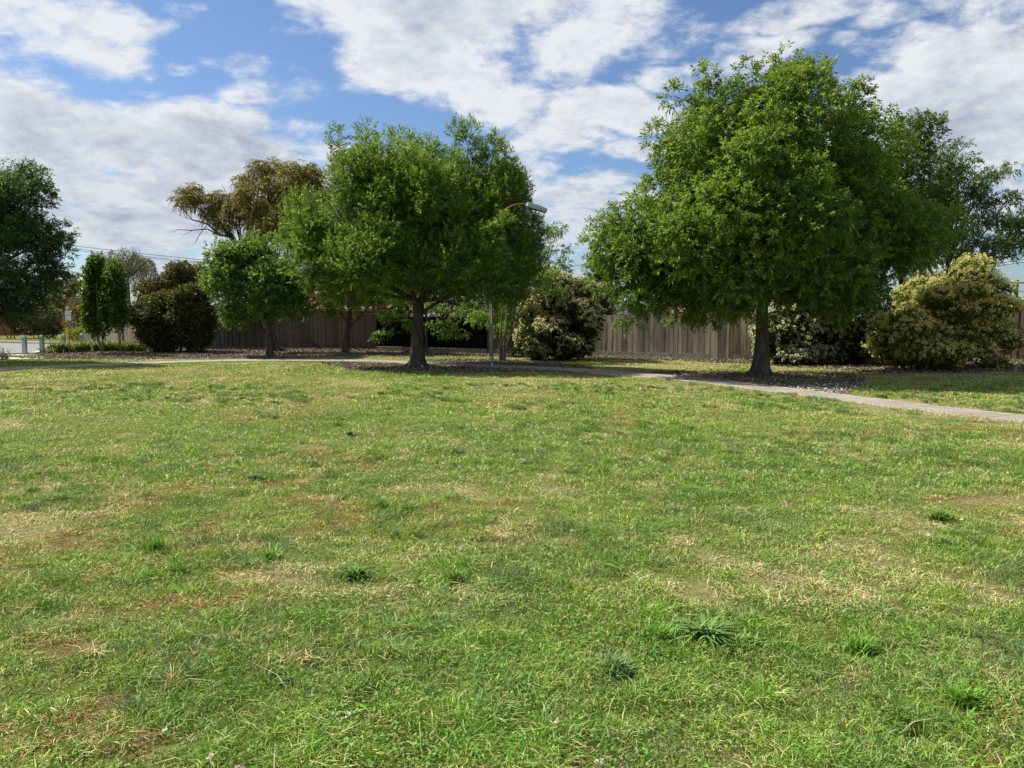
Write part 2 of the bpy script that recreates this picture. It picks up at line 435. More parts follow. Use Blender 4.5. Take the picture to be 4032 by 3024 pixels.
BEDS = {
 'middle': [(316, 362.5), (332, 366.5), (352, 370.3), (390, 372.3), (440, 373.2), (500, 373.4), (552, 372.6), (590, 373.8), (560, 370.8), (480, 367.0), (417, 364.4), (360, 362.3)],
 'island': [(424, 360.6), (455, 359.8), (500, 359.9), (540, 362.5), (575, 365.0), (596, 369.3), (560, 368.2), (500, 365.6), (440, 362.8)],
 'right': [(640, 373.2), (680, 371.6), (735, 371.5), (800, 372.6), (850, 374.8), (868, 379.5), (862, 387), (846, 394.5), (822, 394.4), (780, 389.5), (730, 383.0), (690, 378.2)],
 'fence_left': [(-10, 357.0), (30, 355.6), (60, 352.5), (135, 350.5), (200, 348.0), (376, 347.5), (486, 350.5), (492, 356.8), (380, 357), (312, 357.6), (296, 358.6), (200, 358.9), (100, 359.6), (48, 359.6)],
 'fence_right': [(488, 355), (600, 354.5), (690, 356), (756, 359), (800, 361), (1060, 362), (1060, 370.5), (960, 373.6), (880, 372.6), (800, 368.0), (756, 364.8), (690, 361.8), (600, 359.2), (500, 357.4)],
}
BEDS = {k: poly_xy(v) for k, v in BEDS.items()}
ROAD = poly_xy([(-260, 353.8), (14, 353.6), (34, 353.0), (43, 350.6), (46, 347.2), (66, 344.9), (60, 344.0), (30, 343.9), (0, 342.9), (-120, 340.5), (-380, 338.5), (-500, 350)])
RAMP = poly_xy([(-60, 355.2), (12, 354.8), (33, 354.3), (48, 359.0), (8, 359.4), (-60, 359.0)])

def lawn_maps(x, y):
    dry = fbm(x, y, 0.42, 3, 4) * 0.40 + fbm(x, y, 1.3, 19, 3) * 0.40 + fbm(x, y, 6.5, 31, 2) * 0.20
    dry = dry + 0.10 * sstep(y, 16, 24) * sstep(x, -2, 4)
    dry = dry + 0.12 * np.exp(-(((x - 2.2) / 1.5) ** 2 + ((y - 4.3) / 1.5) ** 2))
    dry = dry + 0.05 * np.exp(-(((x + 0.6) / 1.0) ** 2 + ((y - 6.0) / .8) ** 2))
    dry = dry + 0.10 * np.exp(-(path_dist(x, y) - 0.4) ** 2 / 0.25) * sstep(x, 1.5, 4)
    dry = dry - 0.09 * np.exp(-(((x + 1.6) / 1.8) ** 2 + ((y - 2.9) / 1.0) ** 2))
    dry = dry - 0.06 * np.exp(-(((x - 0.6) / 3.0) ** 2 + ((y - 9.0) / 3.0) ** 2))
    rust = fbm(x, y, 0.30, 57, 3) * 0.55 + fbm(x, y, 2.2, 91, 3) * 0.45
    blue = fbm(x, y, 0.5, 77, 4)
    lush = fbm(x, y, 0.28, 13, 3) * 0.55 + fbm(x, y, 1.9, 23, 3) * 0.45
    big = fbm(x, y, 9.0, 41, 3)
    return sstep(dry, 0.48, 0.64), sstep(rust, 0.56, 0.68), sstep(blue, 0.52, 0.68), sstep(lush, 0.45, 0.68), big
GREEN = np.array([.155, .26, .045]); YG = np.array([.29, .37, .085]); STRAW = np.array([.50, .43, .22]); RUST = np.array([.30, .165, .06]); BLUE = np.array([.17, .27, .10]); LUSH = np.array([.145, .295, .036])
def lawn_col(x, y, jitter=False):
    dry, rust, blue, lush, big = lawn_maps(x, y)
    n = len(x)
    if jitter:
        r = RNG.random(n)
        far = sstep(y, 6, 20)
        pd = 0.09 + 0.56 * dry + 0.10 * far * (1 - lush); pr = 0.58 * rust * (1 - lush * .5); pb = 0.38 * blue; pl = 0.75 * lush
        c = np.where((RNG.random(n) < 0.40 + 0.25 * big + 0.30 * far)[:, None], YG, GREEN)
        c = np.where((RNG.random(n) < pl)[:, None], LUSH, c)
        c = np.where((RNG.random(n) < pb)[:, None], BLUE, c)
        c = np.where((RNG.random(n) < pr)[:, None], RUST, c)
        c = np.where((r < pd)[:, None], STRAW, c)
        return c * RNG.uniform(0.72, 1.25, (n, 1)) * (1 + rnd(n, 0.05))
    c = GREEN * .45 + YG * .45 + STRAW * .1 + np.zeros((n, 1))
    for m_, col, k in ((lush, LUSH, .6), (blue, BLUE, .4), (rust, RUST, .6), (dry, STRAW, .6)):
        c = c * (1 - m_[:, None] * k) + col * m_[:, None] * k
    return c * 0.72

def undul(x, y):
    return 0.0 * x
# ---- ground sheet
def axis(lo, hi, step, far):
    a = np.arange(lo, hi + 1e-6, step)
    ext = np.array([2., 5., 10., 20., 40., 80., 160., 320., 640.]); ext = ext[ext < far]
    return np.concatenate([lo - ext[::-1], a, hi + ext])
gx = axis(-24, 24, 0.12, 700); gy = axis(0, 36, 0.12, 700)
XX, YY = np.meshgrid(gx, gy); nx, ny = len(gx), len(gy)
me = bpy.data.meshes.new('ground')
co = np.stack([XX.ravel(), YY.ravel(), np.zeros(XX.size)], 1).astype(np.float32)
me.vertices.add(len(co)); me.vertices.foreach_set('co', co.reshape(-1))
idx = np.arange(nx * ny).reshape(ny, nx)
q = np.stack([idx[:-1, :-1], idx[:-1, 1:], idx[1:, 1:], idx[1:, :-1]], -1).reshape(-1, 4).astype(np.int32)
me.loops.add(q.size); me.loops.foreach_set('vertex_index', q.reshape(-1))
me.polygons.add(len(q)); me.polygons.foreach_set('loop_start', np.arange(0, q.size, 4, dtype=np.int32))
a = me.attributes.new('tint', 'FLOAT_COLOR', 'POINT')
cc = np.ones((len(co), 4), dtype=np.float32); cc[:, :3] = lawn_col(co[:, 0].astype(float), co[:, 1].astype(float))
a.data.foreach_set('color', cc.reshape(-1)); me.update(); me.materials.append(M['ground'])
tag(link(bpy.data.objects.new('ground', me)), kind='structure')

def flat(name, P, z, m, kind='structure'):
    bm = bmesh.new(); vs = [bm.verts.new((p[0], p[1], z)) for p in P]
    f = bm.faces.new(vs); bmesh.ops.triangulate(bm, faces=[f])
    bmesh.ops.recalc_face_normals(bm, faces=bm.faces)
    if sum(f.normal.z for f in bm.faces) < 0: bmesh.ops.reverse_faces(bm, faces=bm.faces)
    me = bpy.data.meshes.new(name); bm.to_mesh(me); bm.free(); me.materials.append(m)
    return tag(link(bpy.data.objects.new(name, me)), kind=kind)
zb = 0.004
def rough_poly(P, amp=0.12, step=0.35):
    out = []
    n = len(P)
    for i in range(n):
        a = P[i]; b = P[(i + 1) % n]; L = np.hypot(*(b - a)); k = max(1, int(L / step))
        for j in range(k):
            p = a + (b - a) * j / k
            if L > 1: p = p + RNG.normal(0, amp, 2) * (1 if j else 0.3)
            out.append(p)
    return np.array(out)
BEDS = {k: rough_poly(v, 0.07, 0.5) for k, v in BEDS.items()}
for i, (k, P) in enumerate(BEDS.items()):
    flat('mulch_bed', P, zb + 0.001 * i, M['mulch'])
flat('road', ROAD, 0.012, M['asphalt'])
flat('ramp_pavement', RAMP, 0.016, M['concrete'])
# path slab
mb_v = []; uvs = []; s_ = 0
for i in range(len(pcs)):
    if i: s_ += (pcs[i] - pcs[i - 1]).length
    mb_v += [(L_[i].x, L_[i].y, 0.030), (R_[i].x, R_[i].y, 0.030)]; uvs += [(s_, 0), (s_, 1)]
me = bpy.data.meshes.new('path')
fs = [(2 * i, 2 * i + 1, 2 * i + 3, 2 * i + 2) for i in range(len(pcs) - 1)]
base = len(mb_v)
mb_v += [(p[0], p[1], -0.05) for p in mb_v]
sides = [(2 * i, 2 * i + 2, base + 2 * i + 2, base + 2 * i) for i in range(len(pcs) - 1)] + [(2 * i + 1, base + 2 * i + 1, base + 2 * i + 3, 2 * i + 3) for i in range(len(pcs) - 1)]
me.from_pydata(mb_v, [], fs + sides)
uvl = me.uv_layers.new(name='UVMap'); uvs = uvs + uvs
for lp in me.loops: uvl.data[lp.index].uv = uvs[lp.vertex_index]
bm = bmesh.new(); bm.from_mesh(me); bmesh.ops.recalc_face_normals(bm, faces=bm.faces)
if sum(f.normal.z for f in bm.faces) < 0: bmesh.ops.reverse_faces(bm, faces=bm.faces)
bm.to_mesh(me); bm.free(); me.materials.append(M['path'])
tag(link(bpy.data.objects.new('path', me)), kind='structure')
# kerbs and road line
def ribbon(name, pts, hw, z0, z1, m, px=True):
    P = [G(*p) for p in pts] if px else [Vector((*p, 0)) for p in pts]
    A, B = strip(P, hw); mb = MB()
    for i in range(len(P) - 1):
        mb.hexa([(A[i].x, A[i].y, z0), (B[i].x, B[i].y, z0), (B[i+1].x, B[i+1].y, z0), (A[i+1].x, A[i+1].y, z0)],
                [(A[i].x, A[i].y, z1), (B[i].x, B[i].y, z1), (B[i+1].x, B[i+1].y, z1), (A[i+1].x, A[i+1].y, z1)])
    return tag(mb.build(name, m, recalc=True), kind='structure')
ribbon('kerb', [(-260, 354.6), (-60, 354.5), (12, 354.2), (33, 353.7), (45, 351.2)], 0.14, 0.0, 0.06, M['concrete'])
ribbon('kerb', [(-400, 339.0), (-120, 341.0), (0, 342.7), (30, 343.6), (44, 344.2), (60, 344.3), (72, 344.0)], 0.16, 0.0, 0.12, M['concrete'])
ribbon('road_line', [(-260, 351.2), (5, 351.2), (40, 350.2)], 0.06, 0.0145, 0.018, M['paint_white'])

# ================================================================== LAWN
def lawn_ok(x, y, margin=0.0):
    ok = path_dist(x, y) > (PW + 0.02)
    for P in BEDS.values(): ok &= ~inpoly(x, y, P)
    ok &= ~inpoly(x, y, ROAD) & ~inpoly(x, y, RAMP)
    return ok
BQ, BC = [], []
def blades(x, y, h, wd, lean, cols, z0=0.0):
    n = len(x); az_ = RNG.uniform(0, 2 * math.pi, n); sz = RNG.uniform(0, 2 * math.pi, n)
    base = np.stack([x, y, np.full(n, z0)], 1)
    ld = np.stack([np.cos(az_), np.sin(az_), np.zeros(n)], 1); sd_ = np.stack([np.cos(sz), np.sin(sz), np.zeros(n)], 1)
    up = np.array([[0, 0, 1.0]]); h = h[:, None]; wd = wd[:, None]; lean = lean[:, None]
    mid = base + up * h * 0.55 + ld * h * lean * 0.35
    tip = base + up * h * (1 - 0.35 * np.minimum(lean, 1.2)) + ld * h * lean
    BQ.append(np.stack([base, mid + sd_ * wd / 2, tip, mid - sd_ * wd / 2], 1)); BC.append(cols)
def zone(y0, y1, dens, hh, ww, k=0.66, pad=1.3, xoff=0.0):
    W = k * y1 + pad; area = 2 * W * (y1 - y0); n = int(area * dens)
    x = RNG.uniform(-W, W, n); y = RNG.uniform(y0, y1, n)
    keep = np.abs(x) < k * y + pad
    x = x[keep]; y = y[keep]; ok = lawn_ok(x, y); x = x[ok]; y = y[ok]
    dry, rust, blue, lush, big = lawn_maps(x, y)
    # fewer blades where the turf has worn to thatch
    keep = RNG.random(len(x)) > 0.55 * dry * (1 - lush); x = x[keep]; y = y[keep]; dry = dry[keep]; lush = lush[keep]; rust = rust[keep]
    cols = lawn_col(x, y, True)
    isdry = (cols[:, 0] > cols[:, 1])
    fine = fbm(x, y, 0.16, 5, 3)
    h = hh * RNG.uniform(0.5, 1.25, len(x)) * (0.35 + 0.9 * sstep(fine, .3, .7) + 0.55 * lush - 0.25 * dry - 0.2 * rust)
    cols = cols * (0.85 + 0.3 * sstep(fine, .3, .7))[:, None]
    h = h * np.where((path_dist(x, y) < 1.6) & (y > 12), .45, 1.0)
    lean = RNG.gamma(2.0, 0.32, len(x)) + 0.2
    lean = np.where(isdry, lean + 0.9, lean); h = np.where(isdry, h * 0.85, h)
    blades(x, y, h, ww * RNG.uniform(0.7, 1.4, len(x)), np.minimum(lean, 2.4), cols)
zone(1.9, 4.2, 11500, 0.048, 0.0046)
zone(4.2, 7.5, 6200, 0.048, 0.0058)
zone(7.5, 13, 2300, 0.052, 0.0085)
zone(13, 22, 850, 0.055, 0.015)
zone(22, 34, 420, 0.055, 0.024)
# verge across the road
x = RNG.uniform(-50, -18, 9000); y = RNG.uniform(49, 64, 9000)
blades(x, y, RNG.uniform(.05, .16, 9000), RNG.uniform(.02, .05, 9000), RNG.uniform(.2, 1, 9000), lawn_col(x, y, True))
# long fringe at path and bed edges
def fringe(P, per_m, amp, closed=True):
    pts = P if not closed else np.vstack([P, P[:1]])
    for i in range(len(pts) - 1):
        a, b = pts[i], pts[i + 1]; L = np.hypot(*(b - a)); n = int(L * per_m)
        if n < 1 or min(a[1], b[1]) > 31 or max(abs(a[0]), abs(b[0])) > 24: continue
        t = RNG.random(n); p = a + (b - a) * t[:, None] + RNG.normal(0, amp, (n, 2))
        sc = np.clip(p[:, 1] / 9, 1, 4)
        blades(p[:, 0], p[:, 1], RNG.uniform(.03, .10, n) * np.clip(12 / p[:, 1], .35, 1), .005 * sc, RNG.uniform(.2, 1, n), lawn_col(p[:, 0], p[:, 1], True))
fringe(np.array([[p.x, p.y] for p in L_]), 170, 0.05, False)
fringe(np.array([[p.x, p.y] for p in R_]), 220, 0.05, False)
for k in ('middle', 'right', 'island'): fringe(BEDS[k], 60, 0.10)
for _ in range(4200):
    ty = 2.3 + 17 * random.random() ** 1.2; tx = random.uniform(-1, 1) * (.66 * ty + .5)
    lv = fbm(np.array([tx]), np.array([ty]), 1.8, 613, 3)[0]
    if lv < .47: continue
    k_ = random.randint(30, 110); r_ = random.uniform(.025, .09)
    x = tx + RNG.normal(0, r_, k_); y = ty + RNG.normal(0, r_, k_); ok = lawn_ok(x, y); x = x[ok]; y = y[ok]; k_ = len(x)
    if not k_: continue
    cl_ = random.choice([GREEN, LUSH, LUSH, GREEN * .75, BLUE, YG, BLUE * .8, STRAW]); sc = max(1, ty / 7)
    hh = random.uniform(.055, .105); wv = random.choice([.004, .005, .007]) * sc
    blades(x, y, hh * RNG.uniform(.5, 1.15, k_), wv * RNG.uniform(.7, 1.3, k_), RNG.gamma(2, .35, k_) + .2, cl_ * RNG.uniform(.65, 1.2, (k_, 1)))
for (bx, by, rr, nn, cl_) in ((690, 634, .22, 420, GREEN * .75), (722, 640, .24, 420, GREEN * .8), (664, 640, .16, 260, LUSH), (742, 648, .2, 260, GREEN), (255, 480, .3, 260, GREEN * .6), (692, 493, .35, 300, GREEN * .9), (354, 578, .18, 300, LUSH * .8), (455, 583, .22, 300, GREEN), (272, 560, .2, 260, LUSH), (860, 652, .18, 320, LUSH), (965, 705, .18, 320, LUSH), (940, 522, .35, 300, GREEN), (350, 436, .4, 260, GREEN * .8), (615, 675, .2, 260, BLUE * .8), (155, 551, .22, 260, LUSH)):
    p_ = G(bx, by); x = p_.x + RNG.normal(0, rr, nn); y = p_.y + RNG.normal(0, rr * .8, nn)
    blades(x, y, RNG.uniform(.04, .085, nn), np.full(nn, .006), RNG.gamma(2, .4, nn) + .3, cl_ * RNG.uniform(.6, 1.25, (nn, 1)))
# long dry stalks lying in the turf
x = RNG.uniform(-5, 5, 200); y = RNG.uniform(2.4, 8, 200); blades(x, y, RNG.uniform(.06, .17, 200), np.full(200, .003), np.full(200, 2.6), np.tile(STRAW * 1.1, (200, 1)))
g = quads_obj('grass', np.concatenate(BQ), np.concatenate(BC), M['grass'])
tag(g, 'mown patchy green and straw lawn grass filling the park', 'grass', kind='stuff')
# clover leaves in the lush parts
n = 90000
y = 1.9 + 9.5 * RNG.random(n) ** 1.3; x = RNG.uniform(-1, 1, n) * (0.66 * y + .8)
cl = sstep(fbm(x, y, 1.7, 301, 4) + 0.10 * np.exp(-(((x + 1.2) / 1.6) ** 2 + ((y - 2.8) / .9) ** 2)) + 0.07 * np.exp(-((x / 2.4) ** 2 + ((y - 8.5) / 2) ** 2)), 0.53, 0.66)
keep = RNG.random(n) < cl * (.25 + .75 * sstep(fbm(x, y, .35, 77, 2), .35, .6)); x = x[keep]; y = y[keep]; n = len(x)
base = np.stack([x, y, RNG.uniform(.012, .042, n)], 1)
Q = leaf_quads(base, np.stack([RNG.normal(0, 1, n), RNG.normal(0, 1, n), RNG.normal(0, .25, n)], 1), RNG.uniform(.012, .022, n), RNG.uniform(.013, .021, n))
tag(quads_obj('clover_leaves', Q, np.array([[.11, .25, .03]]) * RNG.uniform(.7, 1.35, (n, 1)) * (1 + rnd(n, .06)), M['grass']), 'low green clover leaves spreading through the lawn', 'clover', kind='stuff')
# clover flowers
fq, fc = [], []
spots = []
for (cx, cy, sx, sy, k) in ((-0.9, 10.6, 1.8, 1.0, 130), (0.6, 9.2, 2.4, 1.4, 70), (-2.5, 9.0, 1.5, 1.2, 25), (3.6, 8.0, 1.2, 1.0, 22), (-0.6, 3.0, .5, .25, 7), (5.8, 9.8, 1.2, 1.0, 18), (1.2, 6.8, 1.6, 1.0, 16), (3.4, 4.6, .9, .8, 6)):
    for _ in range(k): spots.append((cx + RNG.normal(0, sx), cy + RNG.normal(0, sy)))
for sx, sy in spots:
    if sy < 2.5: continue
    m_ = 12; c0 = np.array([sx, sy, RNG.uniform(.045, .085)]); d = nrm(rnd(m_) + np.array([0, 0, .5]))
    pink = RNG.random() < (.5 if sy < 5 else .1)
    fq.append(leaf_quads(c0 + d * .004, d, .0135, .010)); fc.append(np.tile([[.75, .55, .6]] if pink else [[.72, .72, .64]], (m_, 1)) * RNG.uniform(.8, 1.1, (m_, 1)))
tag(quads_obj('clover_flowers', np.concatenate(fq), np.concatenate(fc), M['petal']), 'small white and pink clover flower heads dotted over the lawn', 'clover flowers', kind='stuff')

# wood chips on the beds
cq, ccs = [], []
for k, P in BEDS.items():
    lo = P.min(0); hi = P.max(0); lo = np.maximum(lo, [-24, 0]); hi = np.minimum(hi, [22, 42]); area = np.prod(hi - lo)
    n = int(area * (420 if k in ('middle', 'right', 'island') else 300)); x = RNG.uniform(lo[0], hi[0], n); y = RNG.uniform(lo[1], hi[1], n)
    ok = inpoly(x, y, P) & (path_dist(x, y) > PW + .05); x = x[ok]; y = y[ok]; n = len(x)
    big = 1.0 if k in ('middle', 'right', 'island') else 1.1
    base = np.stack([x, y, RNG.uniform(.008, .045, n)], 1)
    cq.append(leaf_quads(base, np.stack([RNG.normal(0, 1, n), RNG.normal(0, 1, n), RNG.normal(0, .3, n)], 1), RNG.uniform(.03, .085, n) * big, RNG.uniform(.015, .04, n) * big))
    r = RNG.random(n)[:, None]
    c = np.where(r < .40, np.array([[.10, .075, .052]]), np.where(r < .75, np.array([[.18, .148, .105]]), np.array([[.34, .31, .25]])))
    if k == 'right':
        sunlit_zone = sstep(x * .15 - (y - 18.6), 0, 1.6)[:, None]; c = np.where(RNG.random((n, 1)) < .45 * sunlit_zone, np.array([[.46, .44, .41]]), c)  # sunlight on the bed's near side, painted in as extra pale chips
    ccs.append(c * RNG.uniform(.7, 1.25, (n, 1)))
tag(quads_obj('wood_chips', np.concatenate(cq), np.concatenate(ccs), M['chip']), 'brown and grey wood chips and leaf litter on the garden beds', 'mulch', kind='stuff')

# ================================================================== PLANTS
def ell(px, py, rx, ry, Y, dy=0.0, rd=None):
    c = AT(px, py, Y + dy); k = (Y + dy) / FPX
    return (c.x, c.y, c.z, rx * k, (rd if rd is not None else (rx + ry) / 2 * k), ry * k)
def sub_lobes(mains, rs, cover=1.3, interior=0.35, asp=1.0, seed=1, zmin=0.0):
    rg = np.random.default_rng(seed); out = []
    E = np.array(mains)
    for i, m_ in enumerate(E):
        c = m_[:3]; r = np.maximum(m_[3:] - np.array([rs, rs, rs * asp]) * 0.55, m_[3:] * 0.45)
        A = 4 * math.pi * ((r[0]*r[1]) ** 1.6 / 3 + (r[0]*r[2]) ** 1.6 / 3 + (r[1]*r[2]) ** 1.6 / 3) ** (1 / 1.6)
        n = max(3, int(A / (math.pi * rs * rs) * cover))
        d = nrm(rg.normal(0, 1, (n, 3))); p = c + d * r * rg.uniform(0.74, 1.0, (n, 1))
        for q_ in p:
            bad = False
            for j, o in enumerate(E):
                if j != i and np.sum(((q_ - o[:3]) / o[3:]) ** 2) < 0.42: bad = True; break
            if bad or q_[2] < zmin: continue
            s = rs * rg.uniform(0.6, 1.25); out.append((*q_, s, s, s * asp))
        n = max(1, int(n * interior)); d = nrm(rg.normal(0, 1, (n, 3))); p = c + d * r * rg.uniform(0.15, 0.7, (n, 1))
        for q_ in p:
            if q_[2] > zmin: s = rs * rg.uniform(0.7, 1.2); out.append((*q_, s, s, s * asp))
    return out
def crown_mesh(subs, dens, k, slen, L, W, pal, upw=0.5, spread=1.0, droop=0.0, seed=2, shell=(0.45, 1.05), flat_face=None, mincnt=3):
    """sprigs of k leaves on the shells of the sub-lobes; pal = (dark, light, tip) leaf colours."""
    S = np.array(subs); n_ = len(S)
    A = 4 * math.pi * (S[:, 3] * S[:, 5]); cnt = np.maximum(mincnt, (A * dens * 1.35)).astype(int)
    idx = np.repeat(np.arange(n_), cnt); n = len(idx)
    d = nrm(rnd(n)); r = S[idx, 3:]
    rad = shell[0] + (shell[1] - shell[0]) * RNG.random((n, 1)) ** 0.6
    p = S[idx, :3] + d * r * rad
    axis = nrm(d * 0.9 + np.array([[0, 0, upw]]) + rnd(n, 0.35))
    lobe_t = RNG.random(n_)[idx]; spr_t = RNG.random(n)
    # leaves
    ii = np.repeat(np.arange(n), k); t = np.tile((np.arange(k) + 0.5) / k, n)
    ax = axis[ii]; m_ = len(ii)
    base = p[ii] + ax * (t * slen)[:, None] - np.array([[0, 0, 1]]) * (t ** 2 * slen * droop)[:, None]
    side = nrm(np.cross(ax, rnd(m_)))
    ld = nrm(ax * (0.35 + 0.5 * t[:, None]) + side * spread * (1.1 - 0.6 * t[:, None]) + np.array([[0, 0, -droop]]))
    Q = leaf_quads(base, ld, L * RNG.uniform(.7, 1.25, m_), W * RNG.uniform(.75, 1.2, m_), flat_face)
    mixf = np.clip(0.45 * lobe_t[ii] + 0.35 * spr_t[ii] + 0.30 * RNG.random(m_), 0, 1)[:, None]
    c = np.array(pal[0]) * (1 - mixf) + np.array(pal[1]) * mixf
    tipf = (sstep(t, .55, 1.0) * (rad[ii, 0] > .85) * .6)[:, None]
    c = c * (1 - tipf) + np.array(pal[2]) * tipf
    return Q, c * RNG.uniform(.85, 1.15, (m_, 1)), p, axis, rad[:, 0]
def limb_path(a, b, wob, k=5, sag=0.0, rg=random):
    a = Vector(a); b = Vector(b); L = (b - a).length; pts = []
    o = Vector((rg.uniform(-1, 1), rg.uniform(-1, 1), rg.uniform(-.3, .6))) * wob * L
    for i in range(k):
        t = i / (k - 1); q_ = a.lerp(b, t) + o * math.sin(math.pi * t) + Vector((0, 0, sag * L * t * (1 - t) * 4 * -0.3))
        pts.append(q_)
    return pts
def flare_trunk(mb, base, top, r0, r1, bend=(0, 0), flare=1.6, k=14, fh=0.35, rings=9):
    pts, rad = [], []
    for i in range(rings):
        t = i / (rings - 1); t = t ** 1.6
        q_ = Vector(base).lerp(Vector(top), t) + Vector((bend[0], bend[1], 0)) * math.sin(math.pi * t)
        z = q_.z; f = 1 + (flare - 1) * math.exp(-z / (fh * .5))
        pts.append(q_); rad.append((r0 + (r1 - r0) * t) * f)
    pts[0].z = -0.05
    i0 = len(mb.v); mb.tube(pts, rad, k); ph = random.uniform(0, 6)
    for i in range(i0, len(mb.v)):
        x_, y_, z_ = mb.v[i]; j = (i - i0) // k; c_ = pts[min(j, len(pts) - 1)]; a_ = math.atan2(y_ - c_.y, x_ - c_.x)
        f_ = 1 + .05 * math.sin(3 * a_ + ph + z_ * 1.3) + .04 * math.sin(7 * a_ + ph * 2 - z_) + (.16 * math.exp(-max(z_, 0) / .22)) * math.sin(5 * a_ + ph)
        mb.v[i] = (c_.x + (x_ - c_.x) * f_, c_.y + (y_ - c_.y) * f_, z_)
    if r0 > .19:
        b_ = Vector(base)
        for q_ in range(7):
            a_ = ph + q_ * .9 + random.uniform(-.2, .2); d_ = Vector((math.cos(a_), math.sin(a_), 0)); L_r = random.uniform(.55, 1.1) * r0 * 3.2
            mb.tube([b_ + d_ * r0 * .9 + Vector((0, 0, .16)), b_ + d_ * (r0 * 1.5) + Vector((0, 0, .05)), b_ + d_ * (r0 + L_r * .6) + Vector((0, 0, .0)), b_ + d_ * (r0 + L_r) + Vector((0, 0, -.05))], [.09, .065, .045, .02], 7)
    return pts[-1]
def tree(name, label, cat, base, mains, rs, trunk, crown, mats=('bark', 'leaf'), fork=None, cover=1.3, interior=.35, asp=1.0, seed=1, extra=None, group=None, limb_r=.06, twigs=1.0, zmin=0.0, extra_limbs=None):
    rg = random.Random(seed)
    t = thing(name, label, cat, (base[0], base[1], 0), group)
    subs = sub_lobes(mains, rs, cover, interior, asp, seed, zmin) + (extra or [])
    mb = MB(); top = flare_trunk(mb, (base[0], base[1], 0), fork, **trunk)
    fk = Vector(fork)
    joints = []
    for m_ in mains:
        c = Vector(m_[:3]); pl = limb_path(fk - Vector((0, 0, rg.uniform(0, .5))), c, .10, 6, 0, rg)
        r1 = limb_r * rg.uniform(.8, 1.15)
        mb.tube(pl, [r1 * (1 - .62 * i / 5) for i in range(6)], 7, cap=False); joints += [pl[2], pl[3], pl[4], pl[5]]
    for s in subs:
        if rg.random() > twigs: continue
        c = Vector(s[:3]); j = min(joints, key=lambda q_: (q_ - c).length + (0.6 if q_.z > c.z else 0))
        pl = limb_path(j, c, .12, 4, 0, rg); r1 = min(.022, .012 + .006 * (c - j).length) * (limb_r / .06) ** .5
        mb.tube(pl, [r1, r1 * .8, r1 * .55, r1 * .3], 5, cap=False)
    for pl, r0, r1 in (extra_limbs or []):
        mb.tube(pl, [r0 + (r1 - r0) * i / (len(pl) - 1) for i in range(len(pl))], 6, cap=False)
    mb.build('trunk', M[mats[0]], t, smooth=True)
    Q, C_, p, ax, rd = crown_mesh(subs, seed=seed, **crown)
    quads_obj('crown', Q, C_, M[mats[1]], t)
    return t, subs, (p, ax, rd)
def Zc(scale, ox, oy):
    def f(x, y, rx=None, ry=None):
        a = ((ox + x / scale) / 3.9375, (oy + y / scale) / 3.9375)
        return a if rx is None else (*a, rx / scale / 3.9375, ry / scale / 3.9375)
    return f
z1 = Zc(2.553, 0, 850); z2 = Zc(1.84375, 600, 600); z3 = Zc(1.508, 1200, 450); z4 = Zc(2.765, 1900, 1000); z5 = Zc(1.185, 2300, 150); z7 = Zc(2.212, 3300, 950)

ASH = ((.052, .112, .022), (.190, .295, .050), (.31, .40, .065))
# ---- the large ash on the right
b = G(760, 375.6); YB = b.y
mains = [ell(785, 140, 72, 70, YB, 0.3, 2.5), ell(718, 166, 54, 56, YB, -0.4, 2.1), ell(842, 172, 60, 58, YB, .2, 2.2), ell(655, 248, 66, 50, YB, .0, 2.0), ell(712, 258, 70, 52, YB, -1.6, 1.8),
         ell(800, 240, 88, 58, YB, -1.2, 2.4), ell(882, 232, 56, 50, YB, .2, 2.1), ell(712, 112, 30, 32, YB, 0.2, 1.2), ell(852, 112, 34, 32, YB, .6, 1.0), ell(785, 90, 40, 28, YB, .2, 1.1), ell(790, 230, 110, 70, YB, 2.2, 1.9),
         ell(640, 286, 36, 26, YB, -.6, 1.2), ell(615, 262, 26, 30, YB, -.2, 1.0), ell(838, 286, 58, 28, YB, -.8, 1.8), ell(695, 296, 56, 24, YB, .3, 1.5), ell(612, 240, 22, 22, YB, 0, .7), ell(898, 246, 42, 34, YB, -.2, 1.6), ell(745, 292, 60, 20, YB, -1.0, 1.4), ell(686, 165, 36, 50, YB, 0, 1.4), ell(665, 200, 34, 30, YB, -.3, 1.2), ell(775, 192, 56, 34, YB, -2.0, 1.2), ell(727, 208, 44, 34, YB, -1.9, 1.1), ell(835, 212, 46, 32, YB, -1.5, 1.2), ell(760, 150, 44, 34, YB, -1.9, 1.0)]
ex = [ell(787, 64, 13, 15, YB), ell(745, 74, 9, 12, YB, -.3), ell(706, 73, 9, 11, YB), ell(674, 96, 10, 12, YB), ell(655, 135, 8, 14, YB), ell(600, 232, 10, 14, YB), ell(640, 210, 10, 12, YB),
      ell(630, 318, 13, 10, YB, -.6), ell(648, 306, 14, 10, YB, -.6), ell(820, 70, 12, 12, YB), ell(866, 92, 9, 14, YB, .4), ell(884, 122, 12, 14, YB, .4), ell(730, 305, 14, 12, YB, -.2), ell(768, 70, 10, 12, YB), ell(806, 72, 10, 12, YB), ell(755, 296, 8, 10, YB, -1.0)]
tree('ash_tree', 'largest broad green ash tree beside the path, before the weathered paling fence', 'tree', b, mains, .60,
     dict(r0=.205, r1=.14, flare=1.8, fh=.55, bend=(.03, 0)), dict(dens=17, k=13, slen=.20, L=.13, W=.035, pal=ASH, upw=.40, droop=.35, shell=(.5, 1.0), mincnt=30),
     fork=AT(762, 286, YB), cover=.95, interior=.25, seed=5, extra=ex, limb_r=.075)
